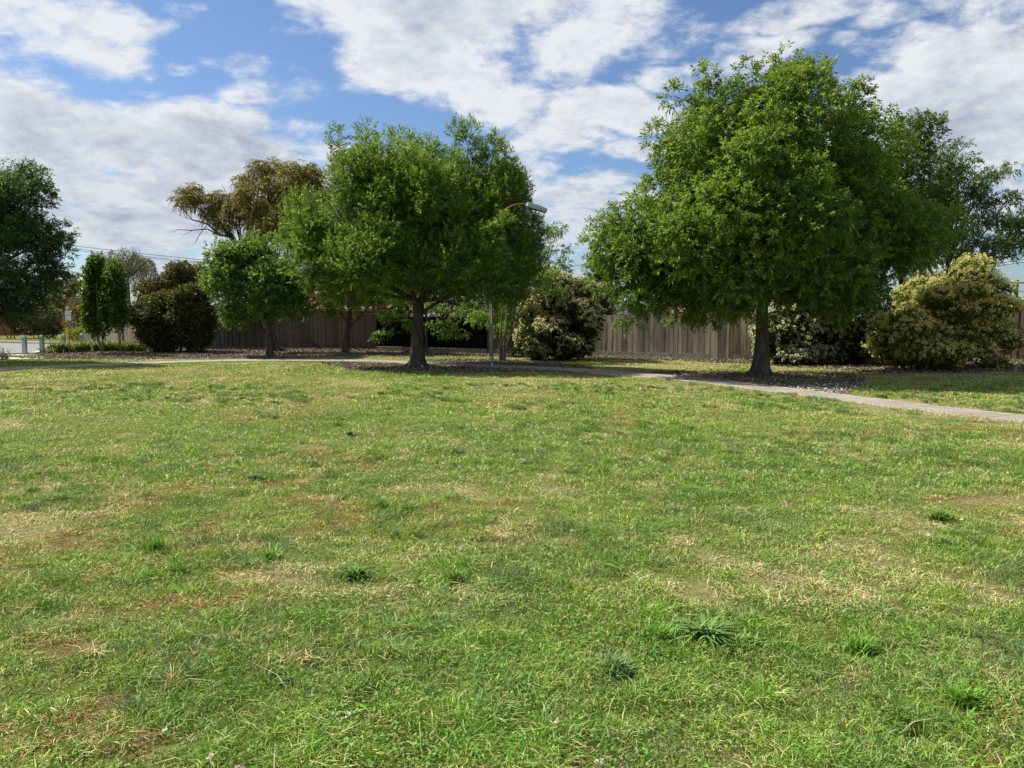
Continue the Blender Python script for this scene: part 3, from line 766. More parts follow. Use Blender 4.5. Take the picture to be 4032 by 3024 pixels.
# ---- the middle ash: upright plumes
b = G(417, 366.6); YB = b.y
mains = [ell(372, 205, 46, 58, YB, .0, 2.0), ell(428, 200, 50, 56, YB, -.3, 2.2), ell(480, 205, 42, 58, YB, 0, 1.9), ell(325, 250, 36, 42, YB, -.2, 1.6), ell(385, 262, 60, 36, YB, -1.5, 1.7),
         ell(455, 268, 58, 34, YB, -1.2, 1.8), ell(512, 250, 28, 46, YB, -.2, 1.3), ell(420, 250, 80, 50, YB, 2.0, 1.8), ell(345, 285, 36, 18, YB, -.4, 1.2), ell(307, 238, 25, 44, YB, 0, 1.1), ell(500, 285, 34, 20, YB, -1.2, 1.2), ell(524, 262, 22, 40, YB, .2, 1.1), ell(508, 215, 26, 46, YB, .1, 1.3)]
ex = [ell(*z3(*q), YB, dy) for q, dy in (((190,150,38,70),0),((195,260,45,90),.2),((360,120,50,80),.2),((385,230,60,110),-.2),((470,200,60,100),.5),((560,160,45,80),.4),((560,290,60,120),-.3),((650,190,35,60),.3),((650,290,50,90),0),
      ((755,200,38,60),0),((770,310,60,110),-.3),((905,110,30,70),.2),((985,120,50,80),0),((960,230,80,110),.1),((1045,300,60,110),-.2),((1125,190,35,60),.1),((1180,260,45,80),.3),((1150,380,60,110),0),((1215,400,35,80),.2),
      ((300,330,60,100),-.4),((430,520,70,110),-2.0),((720,560,60,110),-2.2),((250,560,60,100),-1.2),((560,480,70,110),-1.6),((930,590,70,90),-2.0),((150,700,60,100),-.8),((20,620,50,110),-.2),((70,800,60,80),-.3),((230,860,70,90),-1.0),((560,760,80,90),-2.3),((840,420,60,110),-1.2),
      ((1260,580,50,60),.0),((1340,660,50,80),.1),((1380,700,30,80),.1),((1370,790,35,50),0),((1100,790,70,70),-1.8),((1000,880,70,60),-1.8),((1240,880,60,50),-.6),((-60,650,60,90),0),((-100,760,50,80),0),((60,1020,40,60),0),((1090,720,60,45),-2.7),((1120,850,70,60),-2.9),((1060,960,80,60),-2.7),((1150,990,70,50),-2.5),((1080,1060,60,45),-2.4),((1190,640,30,26),-2.2),((1110,780,55,45),-2.9),((1090,900,60,60),-2.9),((1110,700,30,26),-2.5),((1010,990,60,50),-2.6),((260,1130,50,50),-.2))]
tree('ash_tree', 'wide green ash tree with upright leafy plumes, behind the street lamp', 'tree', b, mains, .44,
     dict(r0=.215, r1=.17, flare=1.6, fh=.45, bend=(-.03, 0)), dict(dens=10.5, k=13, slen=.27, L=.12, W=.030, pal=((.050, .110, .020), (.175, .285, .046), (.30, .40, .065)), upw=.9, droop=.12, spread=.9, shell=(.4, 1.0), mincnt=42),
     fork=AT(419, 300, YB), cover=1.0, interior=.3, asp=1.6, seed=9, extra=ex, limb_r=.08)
# surface roots of the middle ash are part of its flare

# ---- round bright tree at the left fence
b = G(270, 356.2); YB = b.y
mains = [ell(*z2(560, 770, 150, 130), YB, 0, 1.3), ell(*z2(760, 720, 170, 110), YB, .2, 1.4), ell(*z2(600, 960, 200, 150), YB, -.4, 1.5), ell(*z2(880, 900, 200, 180), YB, -.2, 1.6), ell(*z2(580, 1170, 100, 90), YB, -.4, .9), ell(*z2(900, 1100, 210, 110), YB, -.3, 1.6), ell(*z2(450, 900, 90, 110), YB, .1, 1.0), ell(*z2(1080, 1050, 120, 120), YB, .4, 1.2)]
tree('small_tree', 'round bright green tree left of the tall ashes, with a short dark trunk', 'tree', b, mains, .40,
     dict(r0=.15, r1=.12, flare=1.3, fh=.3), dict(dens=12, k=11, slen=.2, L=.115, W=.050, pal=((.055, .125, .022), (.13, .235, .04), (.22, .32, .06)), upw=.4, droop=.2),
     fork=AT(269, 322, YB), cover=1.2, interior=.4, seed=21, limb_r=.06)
# ---- gum tree behind it
b = G(277.5, 351.5); YB = b.y
cl = [((315,310,70,50),.3),((250,340,35,35),0),((470,350,65,50),.2),((660,225,40,34),.1),((690,320,85,55),-.2),((800,130,62,58),.2),((900,95,46,48),.4),((1040,160,95,52),-.2),((1180,190,72,62),.2),((860,240,90,50),0),((610,400,70,60),.2),
      ((760,420,90,55),-.3),((900,400,95,55),.4),((1000,290,100,60),-.1),((1235,290,40,55),.3),((890,490,85,55),-.6),((800,570,85,48),-.6),((960,570,60,50),-.4),((420,440,50,50),.4),((520,510,50,40),.1),((1080,250,90,60),.5),((1180,350,60,50),.2),((700,480,60,40),.3)]
mains = [ell(q[0], q[1], q[2] * 1.15, q[3] * 1.2, YB, dy * 2.5, .95) for q, dy in [(z2(*q_), d_) for q_, d_ in cl]]
bl = []
def gp(*pp): return [AT(*z2(x_, y_), YB + d_) for x_, y_, d_ in pp]
bl.append((gp((640, 690, 0), (560, 610, 0), (490, 600, -.2), (400, 520, -.3), (290, 490, -.2), (210, 400, -.1), (150, 362, 0)), .07, .008))
bl.append((gp((480, 600, -.2), (400, 556, -.2), (280, 566, -.1), (190, 560, 0), (140, 578, 0)), .035, .007))
bl.append((gp((590, 620, 0), (520, 560, .3), (420, 450, .4), (360, 370, .3), (300, 320, .3)), .07, .015))
bl.append((gp((400, 520, -.3), (340, 600, -.4), (310, 660, -.4), (290, 670, -.4)), .02, .005)); bl.append((gp((290, 490, -.2), (230, 470, -.1), (180, 450, 0)), .012, .004)); bl.append((gp((250, 440, -.2), (215, 380, 0), (150, 400, 0)), .01, .004))
bl.append((gp((560, 440, .1), (550, 330, 0), (520, 260, 0), (500, 230, 0)), .025, .005)); bl.append((gp((550, 330, 0), (575, 270, 0), (580, 215, 0)), .014, .004)); bl.append((gp((330, 300, .2), (300, 260, .2), (285, 243, .2)), .012, .004)); bl.append((gp((440, 340, .2), (410, 300, .2), (395, 270, .2)), .012, .004))
bl.append((gp((300, 562, -.1), (230, 600, 0), (200, 590, 0)), .01, .004))
tree('gum_tree', 'tall bronze and olive gum tree with bare dead branches, behind the round bright green tree', 'tree', b, mains, .34,
     dict(r0=.20, r1=.16, flare=1.45, fh=.4, bend=(-.05, 0)), dict(dens=26, k=10, slen=.24, L=.13, W=.034, pal=((.115, .115, .025), (.27, .24, .05), (.40, .31, .07)), upw=.3, droop=.8, shell=(.3, 1.15)),
     ('bark', 'leaf_matt'), fork=AT(*z2(660, 700), YB), cover=.8, interior=.2, seed=33, limb_r=.05, twigs=.6, extra_limbs=bl)
# ---- slim leaning tree by the left fence
b = G(345.5, 353.2); YB = b.y
mains = [ell(352, 285, 32, 26, YB, .2, 1.2), ell(330, 302, 22, 16, YB, 0, .9), ell(375, 298, 26, 18, YB, 0, 1.0), ell(350, 255, 28, 24, YB, .4, 1.1)]
tree('small_tree', 'slim tree with a leaning dark trunk against the grey fence, left of the plumed ash', 'tree', b, mains, .40, dict(r0=.15, r1=.11, flare=1.25, fh=.3, bend=(-.03, 0)),
     dict(dens=11, k=11, slen=.22, L=.12, W=.036, pal=ASH, upw=.4, droop=.2), fork=AT(350, 318, YB), cover=1.1, seed=41, limb_r=.05)
# ---- dark tree at the left edge of the park
b = G(-78, 362.5); YB = b.y
mains = [ell(6, 185, 30, 24, YB, 0, 1.3), ell(-25, 215, 55, 42, YB, .4, 2.2), ell(22, 232, 28, 32, YB, -.3, 1.3), ell(44, 250, 24, 20, YB, 0, 1.1), ell(61, 234, 11, 18, YB, .3, .6), ell(56, 272, 18, 15, YB, -.4, .8), ell(12, 288, 42, 32, YB, -.6, 1.8),
         ell(-40, 285, 60, 42, YB, -.6, 2.4), ell(-100, 225, 75, 62, YB, 0, 2.8), ell(28, 312, 18, 12, YB, .2, .8), ell(-110, 290, 60, 34, YB, .4, 2.4), ell(33, 175, 6, 14, YB, .3, .4), ell(40, 197, 7, 9, YB, 0, .4)]
tree('ash_tree', 'dark green ash tree cut off by the left edge, its trunk out of view', 'tree', b, mains, .40, dict(r0=.24, r1=.18, flare=1.5, fh=.4),
     dict(dens=14, k=12, slen=.22, L=.12, W=.034, pal=((.034, .085, .026), (.075, .15, .04), (.10, .18, .05)), upw=.4, droop=.2), fork=AT(-76, 300, YB), cover=.95, interior=.25, seed=51, limb_r=.075)
# ---- ash behind the large one, right
YB = 27.5; b = G(905, 364); YB = b.y
mains = [ell(890, 185, 42, 52, YB, .3, 1.7), ell(925, 215, 32, 48, YB, 0, 1.4), ell(908, 150, 30, 30, YB, .4, 1.1), ell(900, 240, 44, 34, YB, .2, 1.6), ell(860, 200, 40, 50, YB, .5, 1.4), ell(928, 128, 12, 14, YB, 0, .5)]
tree('ash_tree', 'darker olive ash tree rising behind the right flank of the largest ash', 'tree', b, mains, .45, dict(r0=.2, r1=.15, flare=1.4, fh=.4),
     dict(dens=9, k=13, slen=.24, L=.13, W=.036, pal=((.048, .085, .018), (.115, .165, .035), (.16, .20, .05)), upw=.4, droop=.2), fork=AT(905, 300, YB), cover=1.05, interior=.3, seed=61, limb_r=.07)
# ---- feathery locust tree at the right edge
b = G(968, 360.5); YB = b.y
cl = [(950,150,10,10),(962,165,12,9),(975,178,12,8),(950,180,14,12),(968,198,16,9),(992,205,14,7),(1008,198,10,6),(950,215,18,10),(985,222,20,8),(1012,225,18,8),(960,236,22,9),(995,243,22,8),(1020,243,16,7),(945,252,20,10),(975,257,14,5),(935,190,16,14),(1035,215,18,12),(1050,240,22,12),(1000,172,8,5),(985,187,10,6),(940,165,14,12),(1002,256,9,3)]
mains = [ell(*q, YB, random.uniform(-1.4, 1.4), 1.0) for q in cl]
tree('locust_tree', 'open feathery tree with sparse spreading branches above the golden round shrub', 'tree', b, mains, .26, dict(r0=.14, r1=.10, flare=1.3, fh=.3),
     dict(dens=20, k=12, slen=.24, L=.09, W=.040, pal=((.05, .10, .032), (.095, .17, .045), (.14, .21, .06)), upw=.1, droop=.3, spread=1.2), fork=AT(948, 265, YB), cover=1.0, interior=.15, asp=.5, seed=71, limb_r=.035)
# ---- multi-stemmed tree by the lamp
b = G(502, 361.0); YB = b.y
t = thing('multi_stem_tree', 'light green tree of several slim stems standing right of the lamp post', 'tree', (b.x, b.y, 0))
cl = [((1380,850,90,50),0),((1440,800,70,40),.4),((1470,710,60,30),.5),((1330,930,90,50),-.4),((1430,960,100,45),-.6),((1520,930,60,30),.2),((1540,800,25,14),.3),((1500,675,30,16),.4),((1350,1050,80,60),-.8),((1200,1130,100,60),-.2),((1100,1180,100,50),.2),((1010,1180,70,50),.4),
      ((1480,1060,80,50),-.4),((1260,1180,80,50),-.6),((1530,880,40,20),0),((1420,690,40,40),.3),((1180,1270,80,50),.9),((1280,1340,60,50),1.0)]
mains = [ell(*z3(*q), YB, dy * 1.6, .45) for q, dy in cl]
subs = sub_lobes(mains, .24, .9, .2, .55, 81, .9)
mb = MB(); rg = random.Random(8)
fk = Vector((b.x, b.y, 0.0))
tips = [AT(*z3(1175, 1160), YB - .1), AT(*z3(1200, 1130), YB + .3), AT(*z3(1245, 1100), YB - .3), AT(*z3(1290, 1120), YB + .1), AT(*z3(1120, 1150), YB + .2), AT(*z3(1225, 1150), YB - .4)]
stems = []
for i, tp in enumerate(tips):
    o = Vector((rg.uniform(-.12, .12), rg.uniform(-.1, .1), 0)); pl = [fk + o * .7 + Vector((0, 0, -.05)), fk + o * 1.3 + Vector((0, 0, .5)), (fk + o * 2).lerp(tp, .5), tp]
    pl = catmull(pl, 3); rr = rg.uniform(.045, .075); mb.tube(pl, [rr * (1.25 if j == 0 else 1) * (1 - .45 * j / (len(pl) - 1)) for j in range(len(pl))], 8); stems.append(tp)
joints = list(stems)
for m_ in mains:
    c = Vector(m_[:3]); j = min(stems, key=lambda q_: (q_ - c).length); pl = limb_path(j, c, .08, 6, .1, rg)
    mb.tube(pl, [.028, .024, .019, .015, .011, .007], 6, cap=False); joints += pl[2:]
for s in subs:
    c = Vector(s[:3]); j = min(joints, key=lambda q_: (q_ - c).length); mb.tube([j, j.lerp(c, .5) + Vector((0, 0, .02)), c], [.008, .006, .003], 4, cap=False)
mb.build('trunk', M['bark_pale'], t, smooth=True)
Q, C_, _, _, _ = crown_mesh(subs, dens=17, k=11, slen=.2, L=.085, W=.034, pal=((.07, .15, .025), (.16, .285, .04), (.24, .36, .06)), upw=.15, droop=.45, spread=1.1)
quads_obj('crown', Q, C_, M['leaf'], t)

# ---- locust branches hanging over the black screen
YB = 33.4
cl = [((560,1200,80,16),0),((600,1240,60,16),-.1),((500,1290,70,13),-.2),((430,1315,40,10),-.2),((640,1265,50,14),-.1),((760,1250,70,16),-.1),((860,1240,60,18),.1),((820,1290,80,18),-.2),((900,1300,70,16),-.2),((470,1190,60,20),.3),((900,1180,60,22),0),((590,1110,90,26),.4),((760,1130,90,30),.3),((960,1130,70,30),.2),((1010,1190,50,26),.2)]
mains = [ell(*z3(*q), YB, dy, .4) for q, dy in cl]
b = AT(*z3(720, 1300), 35.2)
tree('locust_tree', 'light green locust branches hanging in tiers before the black screen', 'tree', (b.x, 35.2, 0), mains, .20, dict(r0=.07, r1=.05, flare=1.1, fh=.2), dict(dens=22, k=11, slen=.18, L=.085, W=.036, pal=((.07, .15, .025), (.17, .30, .04), (.26, .40, .06)), upw=.1, droop=.45, spread=1.1),
     fork=AT(*z3(720, 1120), 35.0), cover=1.0, interior=.1, asp=.5, seed=83, limb_r=.018)

# ---- three young columnar trees
def column_tree(px, py, label, crown_px, seed, lean_top):
    b = G(px, py); YB = b.y
    mains = [ell(*q, YB, 0, .42) for q in crown_px]
    top = AT(*lean_top, YB)
    tree('columnar_tree', label, 'tree', b, mains, .22, dict(r0=.038, r1=.03, flare=1.2, fh=.15, k=8), dict(dens=24, k=9, slen=.14, L=.085, W=.06, pal=((.032, .085, .014), (.09, .18, .024), (.17, .29, .03)), upw=.7, droop=.1),
         ('bark_pale', 'leaf'), fork=top, cover=1.35, interior=.5, seed=seed, group='young columnar trees in the mulch bed', limb_r=.02, asp=1.3, twigs=.5)
column_tree(101.6, 354.4, 'narrow upright young tree, leftmost of the three beside the strappy plants', [(90, 300, 8, 22), (93, 275, 6.5, 16), (91, 320, 7, 14), (95.5, 261, 3.5, 9), (96, 330, 6, 9)], 91, (97, 332))
column_tree(103.2, 353.0, 'narrow upright young tree, middle one of the three, close behind its leaning neighbour', [(103, 300, 6.5, 24), (101, 280, 5.5, 16), (104, 325, 5, 11), (101, 271, 3, 7)], 92, (102, 333))
column_tree(120.4, 354.9, 'narrow upright young tree standing alone, rightmost of the three near the dark shrub', [(117, 300, 8, 24), (117, 278, 7, 14), (119, 322, 6, 12), (115, 270, 5, 8)], 93, (119.6, 333))

# ---- weeping trees
def weeping(px, py, Y, rx, rz, ztop_px, n, slen, pal, name, label, seed, trunk=True, wd=.028):
    rg = np.random.default_rng(seed); c = AT(px, py, Y); k = Y / FPX
    t = thing(name, label, 'tree', (c.x, c.y, 0))
    mb = MB(); mb.tube([(c.x, c.y, -.05), (c.x + .05, c.y, c.z * .5), (c.x, c.y, c.z)], [.14, .11, .07], 8)
    th = rg.uniform(0, 2 * math.pi, n); rr = np.sqrt(rg.random(n))
    lump = 0.75 + 0.35 * np.sin(th * 3 + 1.3) * np.sin(rr * 9)
    sx = c.x + np.cos(th) * rr * rx * k; sy = c.y + np.sin(th) * rr * rx * k * .8
    topz = c.z + rz * k * np.sqrt(np.clip(1 - rr ** 2, 0, 1)) * lump
    for i in range(0, n, max(1, n // 40)): mb.tube(limb_path((c.x, c.y, c.z * .9), (sx[i], sy[i], topz[i]), .1, 5), [.05, .035, .025, .015, .008], 5, cap=False)
    mb.build('trunk', M['bark'], t, smooth=True)
    K = 16; ln = rg.uniform(.5, 1.0, n) * slen
    tt = np.tile(np.linspace(0, 1, K), n); ii = np.repeat(np.arange(n), K)
    out = np.stack([np.cos(th), np.sin(th), np.zeros(n)], 1)[ii]
    p = np.stack([sx[ii], sy[ii], topz[ii] - (tt ** 1.5) * ln[ii]], 1) + out * (np.sqrt(tt) * .35)[:, None] + rg.normal(0, .05, (len(ii), 3))
    Q = leaf_quads(p, np.array([[0, 0, -1.0]]) + rnd(len(ii), .35), .16, wd)
    m_ = rg.random(n)[ii][:, None]; Cc = np.array(pal[0]) * (1 - m_) + np.array(pal[1]) * m_
    quads_obj('crown', Q, Cc * rg.uniform(.8, 1.2, (len(ii), 1)), M['leaf_matt'], t)
weeping(127, 272, 50, 26, 24, 247, 900, 2.6, ((.10, .11, .065), (.21, .215, .14)), 'willow_tree', 'tall grey-green weeping tree behind the young columnar trees', 5)
weeping(77, 312, 54, 8, 18, 292, 220, 2.2, ((.11, .12, .06), (.22, .235, .13)), 'willow_tree', 'small pale weeping tree between the street sign and the columnar trees', 6)

# ---- bushes and distant trees
def bush(name, label, cat, mains, rs, pal, mats='leaf_matt', dens=12, k=9, L=.09, W=.04, base=None, seed=1, cover=1.2, interior=.3, asp=.8, slen=.16, upw=.4, droop=.1, group=None, stem_r=.03, twigs=.25, trunk_mat='bark', zmin=.05, dmul=1.0):
    rg = random.Random(seed); b = base
    t = thing(name, label, cat, (b.x, b.y, 0), group)
    subs = sub_lobes(mains, rs, cover, interior, asp, seed, zmin)
    mb = MB()
    for m_ in mains:
        c = Vector(m_[:3]); s = Vector((b.x + (c.x - b.x) * .3, b.y + (c.y - b.y) * .3, -.03)); pl = limb_path(s, c, .1, 5, 0, rg)
        mb.tube(pl, [stem_r * (1.3 - i * .22) for i in range(5)], 6, cap=False)
        for s_ in subs:
            if rg.random() < twigs / len(mains):
                q_ = Vector(s_[:3]); mb.tube(limb_path(pl[3], q_, .1, 4, 0, rg), [.014, .011, .008, .004], 4, cap=False)
    mb.build('stems', M[trunk_mat], t, smooth=True)
    Q, C_, p, ax, rd = crown_mesh(subs, dens=dens * dmul, k=k, slen=slen, L=L, W=W, pal=pal, upw=upw, droop=droop)
    quads_obj('crown', Q, C_, M[mats], t)
    return t, subs, (p, ax, rd)
DARK = ((.022, .036, .012), (.06, .075, .022), (.10, .11, .03))
# big dark shrub left of the fence, with the domed one behind
b = G(175, 352.3); YB = b.y
bush('dark_shrub', 'large dark green and rusty shrub beside the columnar trees', 'shrub',
     [ell(*z2(130, 1200, 180, 190), YB, .3, 1.6), ell(*z2(290, 1230, 150, 180), YB, 0, 1.4), ell(*z2(-70, 1180, 90, 120), YB, .2, 1.2), ell(*z2(60, 1330, 150, 110), YB, -.2, 1.2), ell(*z2(265, 1065, 130, 100), YB, .1, 1.3), ell(*z2(110, 1110, 110, 90), YB, .3, 1.0), ell(*z2(0, 1090, 60, 60), YB, .3, .7), ell(*z2(330, 1360, 80, 90), YB, -.2, .9)],
     .30, ((.026, .042, .013), (.085, .10, .024), (.24, .25, .035)), dens=34, L=.10, W=.05, base=b, seed=101, cover=1.4)
b = G(182, 350); YB = 42.0; c0 = AT(182, 346, YB)
bush('bronze_shrub', 'domed bronze-brown tree crown rising behind the large dark shrub', 'tree',
     [ell(*z2(240, 880, 130, 90), YB, 0, 1.8), ell(*z2(60, 960, 100, 90), YB, 0, 1.4), ell(*z2(340, 930, 80, 100), YB, .3, 1.3), ell(*z2(160, 1010, 160, 80), YB, .3, 1.6), ell(*z2(-20, 1010, 70, 60), YB, 0, 1.0)],
     .34, ((.055, .058, .022), (.125, .115, .036), (.20, .15, .045)), dens=22, L=.11, W=.06, base=Vector((c0.x, c0.y, 0)), seed=102, cover=1.0, stem_r=.06, twigs=.6)
# cream flowering bushes
def flowers(name, S, frac, parent, size, nf, pal, thr=.85, up=-.15, gseed=0, cut=.40):
    p, ax, rd = S; rd = rd + .0; sel = (rd > thr) & (ax[:, 2] > up) & (RNG.random(len(p)) < frac)
    cl_ = vn3(p * 1.1, gseed); sel &= cl_ > cut
    c = p[sel] + ax[sel] * RNG.uniform(.11, .16, (int(sel.sum()), 1)); n = len(c)
    ii = np.repeat(np.arange(n), nf); d = nrm(rnd(len(ii)) + ax[sel][ii] * .9)
    s = (RNG.uniform(.6, 1.2, n) * size)[ii][:, None]
    base = c[ii] + d * s * .8
    Q = leaf_quads(base, nrm(d + rnd(len(ii), .5)), .045, .036, d)
    m_ = (0.6 * RNG.random(n)[ii] + .4 * RNG.random(len(ii)))[:, None]
    print('FLOWERS', n, len(p))
    quads_obj(name, Q, np.array(pal[0]) * (1 - m_) + np.array(pal[1]) * m_, M['petal'], parent)
def vn3(p, seed):
    return 0.5 * vnoise(p[:, 0] + p[:, 2] * .4, p[:, 1] + p[:, 2] * 1.3 + 40, 500 + seed) + 0.5 * vnoise(p[:, 0] * 2.3 - p[:, 1], p[:, 2] * 2.3 + 80, 700 + seed)
b = G(560, 360.2); YB = b.y
t, s, S = bush('flowering_shrub', 'dark shrub covered in cream flower heads, left of the weathered paling fence', 'shrub',
     [ell(*z4(720, 880, 300, 240), YB, .1, 1.3), ell(*z4(1050, 780, 230, 330), YB, .2, 1.3), ell(*z4(560, 950, 180, 200), YB, 0, 1.0), ell(*z4(900, 500, 260, 260), YB, .5, 1.2), ell(*z4(700, 330, 180, 190), YB, .6, 1.0), ell(*z4(900, 1000, 280, 130), YB, 0, 1.2), ell(*z4(1120, 480, 140, 200), YB, .4, .9), ell(*z4(600, 620, 200, 190), YB, .3, .9)],
     .28, ((.016, .03, .009), (.075, .105, .02), (.15, .18, .035)), mats='leaf', dens=62, slen=.10, L=.075, W=.042, base=b, seed=111, cover=1.25)
flowers('flowers', S, .85, t, .065, 14, ((.66, .62, .32), (.88, .84, .58)), thr=.68, up=.05, gseed=1)
b = G(806, 366.2); YB = b.y + 1.0
t, s, S = bush('flowering_shrub', 'shaded white-flowered shrub immediately right of the largest ash trunk', 'shrub',
     [ell(792, 330, 28, 34, YB, 0, 1.0), ell(835, 335, 34, 28, YB, .2, 1.1), ell(770, 340, 14, 26, YB, 0, .7), ell(815, 300, 44, 30, YB, .6, 1.3), ell(780, 290, 26, 28, YB, .6, 1.0), ell(850, 300, 30, 26, YB, .8, 1.1), ell(800, 356, 34, 9, YB, -.2, .9), ell(850, 352, 20, 11, YB, 0, .8)],
     .27, ((.014, .026, .008), (.065, .10, .02), (.14, .19, .04)), mats='leaf', dens=62, slen=.10, L=.075, W=.042, base=Vector((b.x, b.y + 1, 0)), seed=112, cover=1.2)
flowers('flowers', S, .75, t, .060, 14, ((.52, .54, .38), (.84, .85, .68)), thr=.72, up=.05, gseed=2)
b = G(940, 371.5); YB = b.y + 1.0
t, s, S = bush('flowering_shrub', 'huge rounded shrub covered in golden cream blossom at the right', 'shrub',
     [ell(*z7(1010, 545, 400, 405), YB, .3, 1.9), ell(*z7(1130, 700, 310, 360), YB, .1, 1.7), ell(*z7(620, 850, 290, 260), YB, -.5, 1.3), ell(*z7(800, 640, 260, 300), YB, .2, 1.4), ell(*z7(1300, 540, 170, 230), YB, .5, 1.2), ell(*z7(800, 950, 330, 160), YB, -.1, 1.4), ell(*z7(450, 800, 130, 170), YB, -.4, .7), ell(*z7(1390, 1080, 90, 60), YB, 0, .5), ell(*z7(1400, 850, 80, 140), YB, .4, .8)],
     .36, ((.035, .055, .010), (.16, .21, .028), (.32, .37, .05)), mats='leaf', dens=66, slen=.07, L=.065, W=.038, base=Vector((b.x, b.y + 1, 0)), seed=113, cover=1.15, asp=.55, interior=.2)
flowers('flowers', S, 1.0, t, .055, 12, ((.46, .46, .13), (.80, .74, .36)), thr=.74, up=.16, gseed=3, cut=.30)
# conifer behind the fence
b = Vector((AT(600, 300, 38).x, 38, 0)); t = thing('conifer_tree', 'spiky dark green conifer behind the first cream-flowered shrub and shed', 'tree', tuple(b))
mb = MB(); mb.tube([(b.x, b.y, -.05), (b.x, b.y, 4.4)], [.12, .03], 8)
cq = []; cpos = []
for i in range(120):
    z = RNG.uniform(.8, 4.2); a_ = RNG.uniform(0, 2 * math.pi); r_ = (1.05 - (z / 6.2)) * 1.7 * RNG.uniform(.7, 1.1)
    end = Vector((b.x + math.cos(a_) * r_ * .8, b.y + math.sin(a_) * r_ * .8, z + r_ * .55 + .2))
    pl = limb_path((b.x, b.y, z * .8), end, .05, 4); mb.tube(pl, [.02, .015, .01, .005], 4, cap=False)
    tt = np.linspace(.2, 1, 34); P_ = np.array([Vector((b.x, b.y, z * .8)).lerp(end, q_) for q_ in tt]); P_ = np.repeat(P_, 4, 0) + rnd(34 * 4, .03)
    d_ = np.array(end - Vector((b.x, b.y, z * .8)).normalized() * 0) - P_; d_ = nrm(np.array([math.cos(a_), math.sin(a_), .9]) + rnd(len(P_), .55)); cq.append(leaf_quads(P_, d_, .13, .03))
mb.build('trunk', M['bark'], t, smooth=True); cq = np.concatenate(cq)
quads_obj('crown', cq, np.array([[.05, .095, .025]]) * RNG.uniform(.5, 1.6, (len(cq), 1)), M['leaf_matt'], t)
# dark hedge behind the black screen and greenery behind the right fence
def back_bush(name, label, cat, ells, Y, pal, seed, rs=.4, group=None, L=.11, W=.06, dens=9, cover=1.1):
    c0 = AT(ells[0][0], 330, Y)
    return bush(name, label, cat, [ell(a_, b_, c_, d_, Y, 0, min(1.8, (c_ + d_) / 2 * Y / FPX)) for a_, b_, c_, d_ in ells], rs, pal, dens=dens, L=L, W=W, base=Vector((c0.x, Y, 0)), seed=seed, cover=cover, group=group, twigs=.1)
back_bush('dark_hedge', 'dark dense hedge tree behind the black screen', 'tree', [(400, 300, 34, 24), (450, 298, 38, 26), (500, 305, 30, 28), (430, 275, 40, 20), (535, 302, 24, 26)], 37.5, ((.02, .04, .012), (.06, .095, .02), (.1, .14, .03)), 201)
back_bush('green_shrub', 'leafy mid-green shrub between the lamp post and the cream-flowered shrub', 'shrub', [(505, 335, 16, 20), (522, 345, 12, 12), (495, 312, 16, 16)], 32.5, ((.05, .09, .018), (.13, .20, .03), (.24, .30, .05)), 202, rs=.28, L=.09, W=.05, dens=13)
back_bush('garden_tree', 'sunlit yellow-green tree behind the paling fence, seen under the largest ash', 'tree', [(700, 285, 26, 20), (735, 280, 26, 26), (715, 300, 20, 12), (760, 285, 26, 30)], 37, ((.10, .13, .03), (.24, .26, .07), (.34, .34, .11)), 203)
back_bush('garden_tree', 'dull green tree filling the gap behind the shaded white-flowered shrub', 'tree', [(820, 280, 36, 30), (865, 290, 34, 30), (900, 310, 30, 24)], 34, ((.03, .055, .015), (.08, .12, .03), (.13, .17, .04)), 204)
back_bush('garden_tree', 'dark garden tree over the tiled roof, behind the plumed ash', 'tree', [(365, 290, 22, 18), (395, 280, 24, 22), (240, 310, 30, 18)], 40, ((.03, .055, .015), (.08, .12, .03), (.13, .17, .04)), 205)
# distant vegetation at the left beyond the road
back_bush('olive_tree', 'dull olive tree behind the street sign', 'tree', [(68, 296, 17, 18), (60, 305, 14, 12), (80, 285, 10, 10), (85, 305, 16, 14)], 62, ((.085, .095, .032), (.185, .19, .06), (.24, .23, .08)), 211, rs=.5, L=.2, W=.09, dens=7)
back_bush('rusty_shrub', 'brown rusty-leaved shrub beside the brick house across the road', 'shrub', [(10, 318, 16, 10), (22, 326, 12, 10), (2, 312, 14, 9)], 57, ((.055, .042, .025), (.13, .085, .045), (.24, .12, .05)), 212, rs=.4, L=.16, W=.08, dens=8)
back_bush('dark_shrub', 'dark purple-brown shrub across the road, between rusty and green shrubs', 'shrub', [(34, 325, 13, 11), (44, 328, 11, 9)], 56, ((.028, .025, .018), (.07, .058, .035), (.11, .08, .04)), 213, rs=.4, L=.16, W=.08, dens=8)
back_bush('green_shrub', 'mid-green shrub across the road, left of the street sign', 'shrub', [(53, 320, 10, 11), (58, 327, 9, 9)], 56.5, ((.04, .07, .02), (.10, .15, .045), (.15, .2, .05)), 214, rs=.4, L=.16, W=.08, dens=8)
back_bush('rusty_tree', 'thin young tree with orange-brown leaves beside the street sign', 'tree', [(75, 309, 6, 5), (68, 322, 6, 4), (80, 314, 6, 6), (88, 325, 5, 6)], 53, ((.14, .10, .035), (.27, .17, .06), (.33, .19, .07)), 215, rs=.28, L=.14, W=.07, dens=9)
back_bush('yellow_shrub', 'low mounded yellow-green shrub behind the bollards', 'shrub', [(77, 333, 13, 5), (68, 335, 8, 4), (86, 335, 8, 4.5)], 51, ((.10, .13, .02), (.36, .37, .03), (.52, .50, .03)), 216, rs=.26, L=.11, W=.05, dens=14)
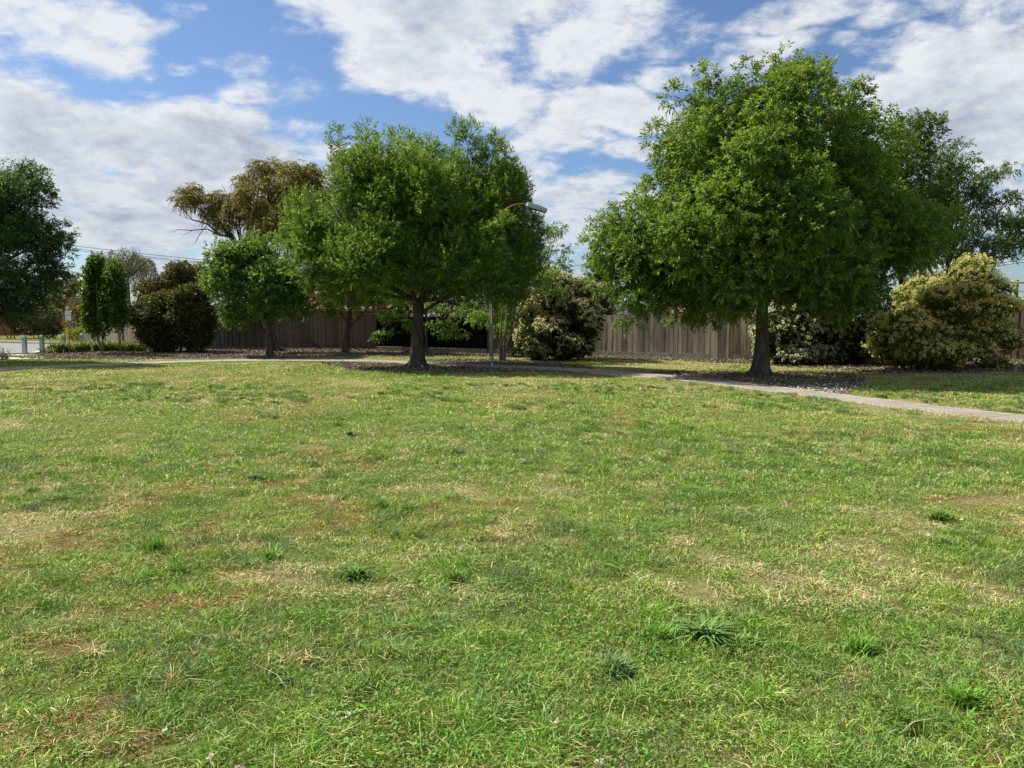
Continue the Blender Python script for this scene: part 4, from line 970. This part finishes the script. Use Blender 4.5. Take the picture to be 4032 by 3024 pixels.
back_bush('lavender_shrub', 'low grey-green shrub with orange flower tips by the left path', 'shrub', [(1, 355, 9, 5), (8, 357, 5, 3)], 30.0, ((.05, .07, .04), (.12, .15, .08), (.33, .24, .07)), 217, rs=.12, L=.07, W=.02, dens=45)
back_bush('green_shrub', 'low bushy plant at the end of the strappy plants, beside the second bollard', 'shrub', [(45, 351, 5, 4), (52, 350.5, 6, 4.5)], 35.2, ((.03, .055, .015), (.09, .15, .03), (.13, .2, .04)), 218, rs=.16, L=.08, W=.03, dens=30)
back_bush('background_trees', 'distant grey-green tree line beyond the houses at the left', 'trees', [(-60, 318, 60, 12), (110, 315, 26, 12), (150, 318, 24, 14)], 80, ((.05, .07, .035), (.11, .13, .06), (.14, .16, .07)), 219, rs=.8, L=.35, W=.18, dens=4)
back_bush('garden_shrub', 'small bright green plant behind the right boundary fence', 'shrub', [(1010, 305, 8, 6), (1024, 306, 12, 8)], 40, ((.05, .10, .025), (.13, .22, .04), (.18, .28, .05)), 220)

# strappy clumps
def strap_clump(x0, y0, h, n, name, label, cat, group, seed, wd=.018, pal=((.09, .14, .03), (.20, .27, .055)), lean=1.0, parent_mat='grass', rad=.10):
    rg = np.random.default_rng(seed); t = np.linspace(0, 1, 5); th = rg.uniform(0, 2 * math.pi, n); l_ = rg.uniform(.35, 1, n) * lean; hh = rg.uniform(.6, 1.1, n) * h
    out = np.stack([np.cos(th), np.sin(th), np.zeros(n)], 1); side = np.stack([-np.sin(th), np.cos(th), np.zeros(n)], 1)
    b = np.stack([x0 + rg.normal(0, rad, n), y0 + rg.normal(0, rad, n), np.zeros(n)], 1)
    P = [b + out * (l_ * hh * q_ ** 1.7)[:, None] + np.array([[0, 0, 1]]) * (hh * (q_ * 1.15 - .45 * l_ * q_ ** 2.4))[:, None] for q_ in t]
    W_ = wd * np.array([.7, 1, .9, .6, .06])
    Q = np.concatenate([np.stack([P[i] - side * W_[i], P[i] + side * W_[i], P[i+1] + side * W_[i+1], P[i+1] - side * W_[i+1]], 1) for i in range(4)])
    m_ = rg.random((n, 1)); c = np.array(pal[0]) * (1 - m_) + np.array(pal[1]) * m_
    o = quads_obj(name, Q - np.array([[[x0, y0, 0]]]), np.tile(c, (4, 1)), M[parent_mat]); o.location = (x0, y0, 0)
    return tag(o, label, cat, group)
GL = 'strappy plants edging the mulch bed'
lab = ['just right of the low bushy plant', 'third from the second bollard', 'in front of the small pale fence end', 'behind the stem of the leftmost columnar tree', 'behind the two close columnar stems', 'just right of the two close columnar stems', 'left of the lone columnar stem', 'behind the lone columnar stem', 'between the lone columnar stem and dark shrub', 'last one, touching the dark shrub']
for i, (px, py) in enumerate([(58, 353.0), (68, 352.8), (78, 352.3), (87, 352), (97, 351.7), (107, 351.6), (115, 351.6), (123, 351.7), (131, 351.8), (140, 351.9)]):
    p = G(px, py); strap_clump(p.x, p.y, .62 * random.uniform(.85, 1.1), 110, 'strappy_plant', 'clump of arching green strappy leaves, ' + lab[i], 'plant', GL, 300 + i)
# tussocks in the lawn, found in the photograph
TU = [(705, 640, .13, 170, .008, 1.9, 'broad-bladed dark tussock in the dry right foreground of the lawn', np.array([.12,.22,.05])), (664, 640, .085, 160, .004, .9, 'upright bright green tuft left of the broad-bladed tussock', LUSH), (742, 648, .08, 130, .006, 1.4, 'grass clump just right of the broad-bladed tussock', GREEN),
      (255, 480, .075, 190, .007, 1.9, 'low dark spreading clump alone in the left part of the lawn', np.array([.07, .15, .03])), (692, 493, .09, 160, .006, 1.8, 'spreading green tussock in the mid lawn below the path', GREEN), (354, 578, .09, 140, .009, 1.5, 'leafy dark green weed clump in the centre-left foreground', np.array([.08, .18, .02])),
      (455, 583, .095, 180, .004, 1.0, 'tall fine-bladed tuft in the centre foreground', GREEN), (272, 560, .08, 150, .005, 1.0, 'upright tuft beside the dry patch, left of the leafy weed', LUSH), (860, 652, .09, 200, .004, 1.0, 'bright fine tuft at the right foreground', LUSH), (965, 705, .095, 200, .004, 1.0, 'bright green tuft nearest the lower right corner', LUSH),
      (458, 455, .09, 80, .007, 1.1, 'small dark tuft among the clover flowers', np.array([.08, .14, .05])), (940, 522, .12, 160, .007, 1.2, 'wide green clump at the right side of the lawn', GREEN), (155, 551, .10, 150, .004, .6, 'thin upright tuft on the left side of the lawn', LUSH), (615, 675, .10, 150, .005, .9, 'grey-green tuft below the upright bright tuft', BLUE), (350, 436, .10, 100, .008, 1.3, 'dark low clump in the mid lawn before the plumed ash', GREEN)]
for i, (px, py, h, n, wd, ln, lb, col) in enumerate(TU):
    p = G(px, py); col = np.array(col); strap_clump(p.x, p.y, h, n, 'grass_tussock', lb, 'grass clump', 'tussocks in the lawn', 400 + i, wd=wd, pal=(col * .7, col * 1.3), lean=ln, rad=.03)

# ================================================================== FENCES
def paling_fence(name, label, A, B, z0, hA, hB, cols, seed, posts=(), plinth=None, bw=.115, jag=.022, gap=0.012, fold=.026):
    rg = random.Random(seed); A = Vector(A[:2]); B = Vector(B[:2]); L = (B - A).length; d = (B - A).normalized(); n = Vector((d.y, -d.x))
    if n.y > 0: n = -n
    t = thing(name, label, 'fence', (A.x, A.y, 0))
    mb = MB(); x = 0; i = 0
    flip = 1 if Vector((d.y, -d.x)).dot(n) > 0 else -1
    while x < L - .02:
        wv = bw * rg.uniform(.6, 1.3); hh = hA + (hB - hA) * x / L + rg.uniform(-jag, jag); o = (0.0 if i % 2 else fold) + rg.uniform(0, .004)
        c = np.array(cols) * rg.uniform(.58, 1.25) * np.array([1, rg.uniform(.96, 1.03), rg.uniform(.9, 1.08)])
        a = A + d * (x - (.02 if i % 2 == 0 else 0)); b = A + d * (x + wv + (.02 if i % 2 == 0 else 0)); tl = rg.uniform(-.006, .006)
        mb.obox(a, b + d * tl, .014, z0 + rg.uniform(-.01, .01), hh, off=flip * o, col=tuple(c), z1b=hh + rg.uniform(-.01, .01))
        x += wv - gap * 0; i += 1
    mb.build('palings', M['wood'], t, recalc=True)
    for zr in (.35, .95, 1.4):
        r = MB()
        if zr < min(hA, hB) - .1: r.obox(A, B, .045, z0 + zr - .035, z0 + zr + .035, off=-flip * .045, col=tuple(np.array(cols) * .8))
        if r.v: r.build('rail', M['wood'], t, recalc=True)
    for px_, hx, wx in posts:
        m = MB(); a = A + d * (px_ - wx / 2); b = A + d * (px_ + wx / 2); m.obox(a, b, .06, -.1, hx, off=flip * .062, col=tuple(np.array(cols) * 1.25)); m.build('post', M['wood'], t, recalc=True)
    if plinth:
        m = MB(); m.obox(A, B, .04, -.05, z0 + .005, off=flip * .028); m.build('plinth', plinth, t, recalc=True)
    return t
FH = 1.72
A = G(596, 355.2); B = G(753, 359.6)
FA, FB = Vector((A.x, A.y)), Vector((B.x, B.y))
dF = (FB - FA); LF = dF.length
OLD = (.50, .44, .365)
split = .86
Bs = FA + dF * split
paling_fence('paling_fence', 'weathered grey-brown paling fence between the cream-flowered shrub and the largest ash', FA - dF * .25, Bs, .17, FH, FH, OLD, 1, posts=((LF * (split + .25) - .5, FH + .03, .13), (LF * (split + .25) - .035, FH + .04, .07)), plinth=M['plinth_pale'])
paling_fence('paling_fence', 'newer honey-coloured paling fence partly behind the largest ash trunk', Bs, FB, .17, FH + .05, FH + .05, (.66, .53, .36), 2, posts=(), plinth=M['plinth_pale'], fold=.03)
paling_fence('paling_fence', 'brown paling fence glimpsed behind the white-flowered shrub', FB, FB + (FB - Bs).normalized() * 6.5 + Vector((0, 1.0)), .12, FH, FH, (.22, .155, .10), 3, plinth=M['sleeper'])
# grey fence at the left
A = G(214, 348.6); B = G(377, 349.2)
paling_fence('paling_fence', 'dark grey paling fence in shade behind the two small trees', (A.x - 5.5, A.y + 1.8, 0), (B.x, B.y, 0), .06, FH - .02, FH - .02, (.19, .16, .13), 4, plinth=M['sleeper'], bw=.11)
A = G(488, 353.8)
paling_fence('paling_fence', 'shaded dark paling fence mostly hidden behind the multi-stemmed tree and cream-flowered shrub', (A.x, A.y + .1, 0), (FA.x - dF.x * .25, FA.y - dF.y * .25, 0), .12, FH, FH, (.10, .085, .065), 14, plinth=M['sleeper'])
# stepping-down side fence near the corner
A = Vector((AT(139.5, 324, 40).x, 40)); B = Vector((AT(112, 329, 43.5).x, 43.5)); C2 = Vector((AT(84, 332.5, 46.5).x, 46.5))
paling_fence('paling_fence', 'pale grey fence stepping down beside the columnar trees', A, B, .04, 1.40, 1.05, (.34, .31, .27), 5, bw=.12)
paling_fence('paling_fence', 'low pale fence end beside the last bollard', B, C2, .04, 1.0, .74, (.38, .35, .31), 6, bw=.12)
# brown boundary fence at the far right
A = Vector((AT(975, 345, 30).x, 30.5)); B = Vector((AT(1120, 345, 27).x, 27))
paling_fence('boundary_fence', 'tall brown fence behind the golden round shrub at the right edge', A, B, .05, 1.95, 2.0, (.20, .15, .105), 7, plinth=M['sleeper'], bw=.12)
# black shade-cloth screen on a sleeper wall
A = G(377, 350.6); B = G(487, 353.6); a2, b2 = Vector((A.x, A.y)), Vector((B.x, B.y))
t = thing('screen_fence', 'black shade-cloth screen on a low sleeper wall, behind the plumed ash trunk', 'fence', (a2.x, a2.y, 0))
m = MB(); N_ = 14
for i in range(N_):
    p0 = a2.lerp(b2, i / N_); p1 = a2.lerp(b2, (i + 1) / N_); m.obox(p0, p1, .03, .21, 1.62 + .02 * math.sin(i * 2.1), off=.02 * math.sin(i * 1.7))
m.build('cloth_panel', M['shade_cloth'], t, recalc=True)
m = MB()
for i in range(4):
    p0 = a2.lerp(b2, i / 4 + .002); p1 = a2.lerp(b2, (i + 1) / 4 - .002); m.obox(p0, p1, .12, -.05, .20 + .01 * (i % 2), off=.0)
m.build('sleeper_wall', M['sleeper'], t, recalc=True)
for i in range(5):
    p0 = a2.lerp(b2, i / 4); m = MB(); m.tube([(p0.x, p0.y + .10, -.05), (p0.x, p0.y + .10, 1.66)], [.03, .03], 8); m.build('post', M['dark_metal'], t)

# ================================================================== STREET LAMP
b = G(491.3, 370.3); t = thing('street_lamp', 'grey street lamp post with a faded red curved arm, in front of the plumed ash', 'street lamp', tuple(b)); Y0 = b.y
P = lambda px, py: AT(px, py, Y0)
m = MB(); zt = P(491, 262).z
m.tube([(b.x, b.y, -.1), (b.x, b.y, .6), (b.x, b.y, .62), (b.x, b.y, 2.2), (b.x - .01, b.y, zt)], [.066, .064, .058, .054, .042], 12, cap=True); pole_ = m.build('pole', M['steel'], t, smooth=True)
m = MB(); arm = catmull([Vector((b.x - .01, b.y, zt - .3)), P(490.5, 252), P(492.5, 235), P(498, 220), P(507, 209), P(517, 204.6), P(528, 204.3)], 4)
m.tube(arm, [.036 - .012 * i / (len(arm) - 1) for i in range(len(arm))], 10); m.build('arm', M['rust_arm'], t, smooth=True)
h0 = P(526.5, 204.8); h1 = P(547, 210.8); ax = (h1 - h0).normalized(); up = Vector((-ax.z, 0, ax.x)); sy = Vector((0, 1, 0))
m = MB(); Lh = (h1 - h0).length
def ring(s, w_, t_, bt): return [h0 + ax * s + sy * (w_ * a_) + up * (t_ if q_ > 0 else -bt) for a_, q_ in ((-1, -1), (1, -1), (.8, 1), (-.8, 1))]
rs_ = [ring(-.02, .05, .045, .03), ring(.04, .10, .085, .05), ring(Lh * .5, .13, .085, .055), ring(Lh * .93, .12, .06, .055), ring(Lh, .09, .03, .05)]
for i in range(4): m.hexa(rs_[i], rs_[i + 1])
lh = m.build('lamp_head', M['lamp_head'], t, recalc=True)
m = MB(); m.hexa([h0 + ax * .12 + sy * -.10 - up * .075, h0 + ax * (Lh - .04) + sy * -.10 - up * .075, h0 + ax * (Lh - .04) + sy * .10 - up * .075, h0 + ax * .12 + sy * .10 - up * .075],
         [h0 + ax * .08 + sy * -.115 - up * .052, h0 + ax * (Lh - .01) + sy * -.115 - up * .052, h0 + ax * (Lh - .01) + sy * .115 - up * .052, h0 + ax * .08 + sy * .115 - up * .052]); m.build('diffuser', M['glass'], lh, recalc=True)
m = MB(); za, zb2 = P(491, 323.5).z, P(491, 301).z
m.box((b.x - .055, b.y - .0665, za + .15), (b.x + .02, b.y - .0625, zb2)); m.box((b.x - .02, b.y - .0675, za), (b.x + .03, b.y - .0635, za + .16)); m.build('notice', M['paper'], pole_)
m = MB(); z0_ = P(491, 358).z; m.box((b.x - .05, b.y - .072, z0_ - .10), (b.x + .03, b.y - .067, z0_ + .06)); m.box((b.x + .0, b.y - .073, z0_ - .28), (b.x + .05, b.y - .068, z0_ - .14)); m.build('sticker', M['blue_paper'], pole_)

# ================================================================== BOLLARDS, SIGN
BO = [(24.2, 34.0, .82, 'nearest teal timber bollard, standing alone on the pale concrete ramp'), (41.8, 35.6, .80, 'teal timber bollard second from the ramp, beside the low bushy plant'), (63.6, 37.2, .80, 'teal timber bollard behind the strappy plants, left of the street sign'), (82.0, 38.8, .80, 'farthest teal bollard, beside the low pale fence end')]
for px, Y, h, lb in BO:
    c = AT(px, 340, Y); t = thing('bollard', lb, 'bollard', (c.x, c.y, 0), 'teal timber bollards by the road'); wv = .076
    m = MB(); m.hexa([(c.x - wv, Y - wv, -.05), (c.x + wv, Y - wv, -.05), (c.x + wv, Y + wv, -.05), (c.x - wv, Y + wv, -.05)], [(c.x - wv * .97, Y - wv * .97, h - .05), (c.x + wv * .97, Y - wv * .97, h - .05), (c.x + wv * .97, Y + wv * .97, h - .05), (c.x - wv * .97, Y + wv * .97, h - .05)]); o = m.build('post', M['bollard'], t)
    m = MB(); w2 = wv * .96; w3 = wv * .6; m.hexa([(c.x - w2, Y - w2, h - .05), (c.x + w2, Y - w2, h - .05), (c.x + w2, Y + w2, h - .05), (c.x - w2, Y + w2, h - .05)], [(c.x - w3, Y - w3, h), (c.x + w3, Y - w3, h), (c.x + w3, Y + w3, h), (c.x - w3, Y + w3, h)]); m.build('cap', M['bollard_cap'], o)
    m = MB(); m.tube([(c.x - .02, Y - wv - .006, h - .17), (c.x - .02, Y - wv + .01, h - .17)], [.028, .028], 10); m.build('reflector', M['dark_metal'], o)
Y0 = 48; c = AT(69.6, 343, Y0); t = thing('street_sign', 'small white sign on a thin pole across the road', 'sign', (c.x, Y0, 0))
P = lambda px, py: AT(px, py, Y0)
m = MB(); zt = P(67, 306).z; m.tube([(c.x, Y0, -.1), (c.x - .03, Y0, zt - .1)], [.035, .03], 8); m.build('pole', M['bark_pale'], t)
p0 = P(66.2, 320.5); p1 = P(71.3, 310.6); m = MB(); m.box((p0.x, Y0 - .06, p0.z), (p1.x, Y0 - .045, p1.z)); o = m.build('sign_panel', M['paper'], t)
p2 = P(66.3, 309.4); p3 = P(68.4, 306.2); m = MB(); m.box((p2.x, Y0 - .06, p2.z), (p3.x, Y0 - .045, p3.z)); m.build('small_panel', M['paper'], t)
zc = (p0.z + p1.z) / 2; m = MB(); ww = p1.x - p0.x
m.box((p0.x + .012, Y0 - .0635, zc - .015), (p1.x - .012, Y0 - .0605, zc + .0)); 
for a_, b_, cz, dz in ((.03, .13, .035, .055), (.08, .20, .02, .04), (.19, .23, .02, .10), (.24, .30, .02, .07)): m.box((p0.x + a_ * ww / .31, Y0 - .066, zc + cz), (p0.x + b_ * ww / .31, Y0 - .0610, zc + cz + dz * .7))
m.build('emblem', M['blue_paper'], o)

# ================================================================== BUILDINGS
def hip_house(name, label, x0, x1, y0, y1, ze, zr, wall_m, roof_m, over=.45, windows=()):
    t = thing(name, label, 'house', ((x0 + x1) / 2, (y0 + y1) / 2, 0)); m = MB(); m.box((x0, y0, -.1), (x1, y1, ze)); m.build('wall', wall_m, t)
    X0, X1, Y0, Y1 = x0 - over, x1 + over, y0 - over, y1 + over; ym = (Y0 + Y1) / 2; hw = (Y1 - Y0) / 2
    a, b_, c, d = (X0, Y0, ze + .01), (X1, Y0, ze + .01), (X1, Y1, ze + .01), (X0, Y1, ze + .01); e, f = (X0 + hw * .8, ym, zr), (X1 - hw * .8, ym, zr)
    m = MB(); m.face([a, b_, f, e]); m.face([b_, c, f]); m.face([c, d, e, f]); m.face([d, a, e]); m.face([a, d, c, b_]); rf = m.build('roof', roof_m, t)
    m = MB(); m.box((X0, Y0 - .10, ze - .09), (X1, Y0 - .003, ze + .05)); m.build('gutter', M['gutter'], rf)
    for (wx0, wx1, wz0, wz1) in windows:
        m = MB(); m.box((wx0, y0 - .04, wz0), (wx1, y0 - .005, wz1)); w_ = m.build('window', M['gutter'], t); m = MB(); m.box((wx0 + .06, y0 - .055, wz0 + .06), (wx1 - .06, y0 - .042, wz1 - .06)); m.v = [(a_ , b__, c_) for a_, b__, c_ in m.v]; g_ = m.build('pane', M['glass'], w_)
    return t
p = AT(330, 311, 47)
hip_house('brick_house', 'red brick house with a terracotta tiled roof behind the shaded paling fence', AT(232, 311, 47).x, AT(392, 311, 47).x, 47, 56, AT(330, 309.5, 47).z, 4.3, M['brick'], M['tiles'], windows=((-8.9, -7.9, 1.2, 1.8),))
hip_house('brick_house', 'brown brick house across the road at the left edge', AT(-90, 330, 66).x, AT(14, 330, 66).x, 66, 74, 2.1, 2.75, M['brick'], M['tiles'], windows=((-40.8, -39.9, 1.0, 1.9),))
hip_house('orange_roofed_house', 'far house with an orange tiled roof behind the olive tree', AT(36, 315, 82).x, AT(64, 315, 82).x, 82, 90, 2.1, 3.4, M['cream_wall'], M['tiles_orange'])
hip_house('orange_roofed_house', 'house with an orange roof corner beside the purple shed', AT(664, 315, 52).x, AT(700, 315, 52).x, 52, 58, 1.9, 2.6, M['brick'], M['tiles_orange'])
hip_house('white_roofed_house', 'white-roofed house at the far right edge beyond the boundary fence', AT(1016, 300, 48).x, AT(1150, 300, 48).x, 48, 57, AT(1016, 300, 48).z, AT(1016, 296.3, 48).z, M['cream_wall'], M['white_roof'])
# purple shed
Y0 = 40.0; P = lambda px, py: AT(px, py, Y0)
x0, x1 = P(628, 310).x, P(665, 310).x; ze = P(640, 305.2).z
t = thing('purple_shed', 'purple weatherboard shed showing over the weathered paling fence', 'shed', ((x0 + x1) / 2, Y0, 0))
m = MB(); nb = 15; m.box((x0, Y0 + .02, 0), (x1, Y0 + 2.6, ze))
for i in range(nb):
    za = ze * i / nb; zb3 = ze * (i + 1) / nb; m.hexa([(x0 - .01, Y0 - .012, za), (x1 + .01, Y0 - .012, za), (x1 + .01, Y0 + .018, za), (x0 - .01, Y0 + .018, za)], [(x0 - .01, Y0 + .004, zb3 - .004), (x1 + .01, Y0 + .004, zb3 - .004), (x1 + .01, Y0 + .018, zb3 - .004), (x0 - .01, Y0 + .018, zb3 - .004)])
m.build('wall', M['purple'], t, recalc=True)
m = MB(); m.hexa([(x0 - .2, Y0 - .25, ze + .01), (x1 + .2, Y0 - .25, ze + .01), (x1 + .2, Y0 + 2.8, ze + .25), (x0 - .2, Y0 + 2.8, ze + .25)], [(x0 - .2, Y0 - .25, ze + .06), (x1 + .2, Y0 - .25, ze + .06), (x1 + .2, Y0 + 2.8, ze + .30), (x0 - .2, Y0 + 2.8, ze + .30)]); m.build('roof', M['zinc'], t, recalc=True)
wa, wb = P(640, 310).x, P(650.5, 310).x
m = MB(); m.box((wa, Y0 - .05, 1.35), (wb, Y0 - .02, ze - .08)); wnd = m.build('window', M['glass'], t)
m = MB(); m.box(((wa + wb) / 2 + .02, Y0 - .058, 1.4), (wb - .02, Y0 - .052, ze - .11)); m.build('open_sash', M['black'], wnd)
# grey ribbed roof shed
Y0 = 39.0; x0, x1 = P(598, 308).x * Y0 / 40, P(616, 308).x * Y0 / 40; ze = AT(600, 311, Y0).z
t = thing('grey_roofed_shed', 'low shed with a ribbed grey roof beside the conifer', 'shed', ((x0 + x1) / 2, Y0, 0))
m = MB(); m.box((x0, Y0 + .1, 0), (x1, Y0 + 2.4, ze)); m.build('wall', M['zinc'], t)
m = MB(); z2_ = ze + .42
m.hexa([(x0 - .1, Y0 - .1, ze + .005), (x1 + .3, Y0 - .1, ze + .005), (x1 + .3, Y0 + 1.3, z2_), (x0 - .1, Y0 + 1.3, z2_)], [(x0 - .1, Y0 - .1, ze + .05), (x1 + .3, Y0 - .1, ze + .05), (x1 + .3, Y0 + 1.3, z2_ + .05), (x0 - .1, Y0 + 1.3, z2_ + .05)])
k = 0; xx = x0
while xx < x1 + .28:
    m.hexa([(xx, Y0 - .1, ze + .052), (xx + .05, Y0 - .1, ze + .052), (xx + .05, Y0 + 1.3, z2_ + .052), (xx, Y0 + 1.3, z2_ + .052)], [(xx + .01, Y0 - .1, ze + .09), (xx + .04, Y0 - .1, ze + .09), (xx + .04, Y0 + 1.3, z2_ + .09), (xx + .01, Y0 + 1.3, z2_ + .09)]); xx += .22
m.build('roof', M['zinc'], t, recalc=True)

# ================================================================== POLES AND WIRES
Y0 = 75; P = lambda px, py: AT(px, py, Y0)
c = P(1014.5, 330); t = thing('utility_pole', 'distant timber power pole above the golden round shrub', 'utility pole', (c.x, Y0, 0))
m = MB(); m.tube([(c.x, Y0, -.2), (c.x + .03, Y0, P(1015, 280).z)], [.17, .12], 8); m.build('pole', M['bark'], t)
m = MB(); m.box((c.x - .9, Y0 - .10, P(0, 283.5).z), (c.x + .9, Y0 - .01 - .12 + .02, P(0, 282.3).z)); m.build('crossarm', M['bark'], t)
def wire(name, label, a, b_, sag, r, group):
    a = Vector(a); b_ = Vector(b_); m = MB(); n_ = 24; pts = [a.lerp(b_, i / n_) - Vector((0, 0, sag * 4 * (i / n_) * (1 - i / n_))) for i in range(n_ + 1)]
    m.tube(pts, [r] * (n_ + 1), 5); tag(m.build(name, M['dark_metal'], smooth=True), label, 'power line', group)
wire('power_line', 'upper of the dark power lines crossing the sky above the weeping tree', AT(-60, 228, 60), AT(330, 271, 60), .25, .022, 'power lines at the left')
wire('power_line', 'middle of the dark power lines crossing the sky above the weeping tree', AT(-60, 231.5, 60), AT(330, 272.6, 60), .25, .018, 'power lines at the left')
wire('power_line', 'lowest of the dark power lines crossing the sky above the weeping tree', AT(-60, 233.5, 61), AT(330, 273.6, 61), .25, .018, 'power lines at the left')
wire('power_line', 'thin service wire running from the conifer towards the cream-flowered shrub', AT(520, 274, 42), AT(600, 261, 42), .05, .014, 'wires over the gardens')
wire('power_line', 'pair of faint wires at the right edge above the golden round shrub, upper one', AT(930, 273, 60), AT(1100, 246, 60), .1, .022, 'power lines at the right')
wire('power_line', 'pair of faint wires at the right edge above the golden round shrub, lower one', AT(930, 275.5, 60), AT(1100, 249, 60), .1, .022, 'power lines at the right')
wire('power_line', 'wire from the distant power pole to the white-roofed house', AT(1014, 291, 75), AT(1090, 292, 75), .1, .03, 'power lines at the right')
print('VERTS', sum(len(o.data.vertices) for o in SC.objects if o.type == 'MESH'))
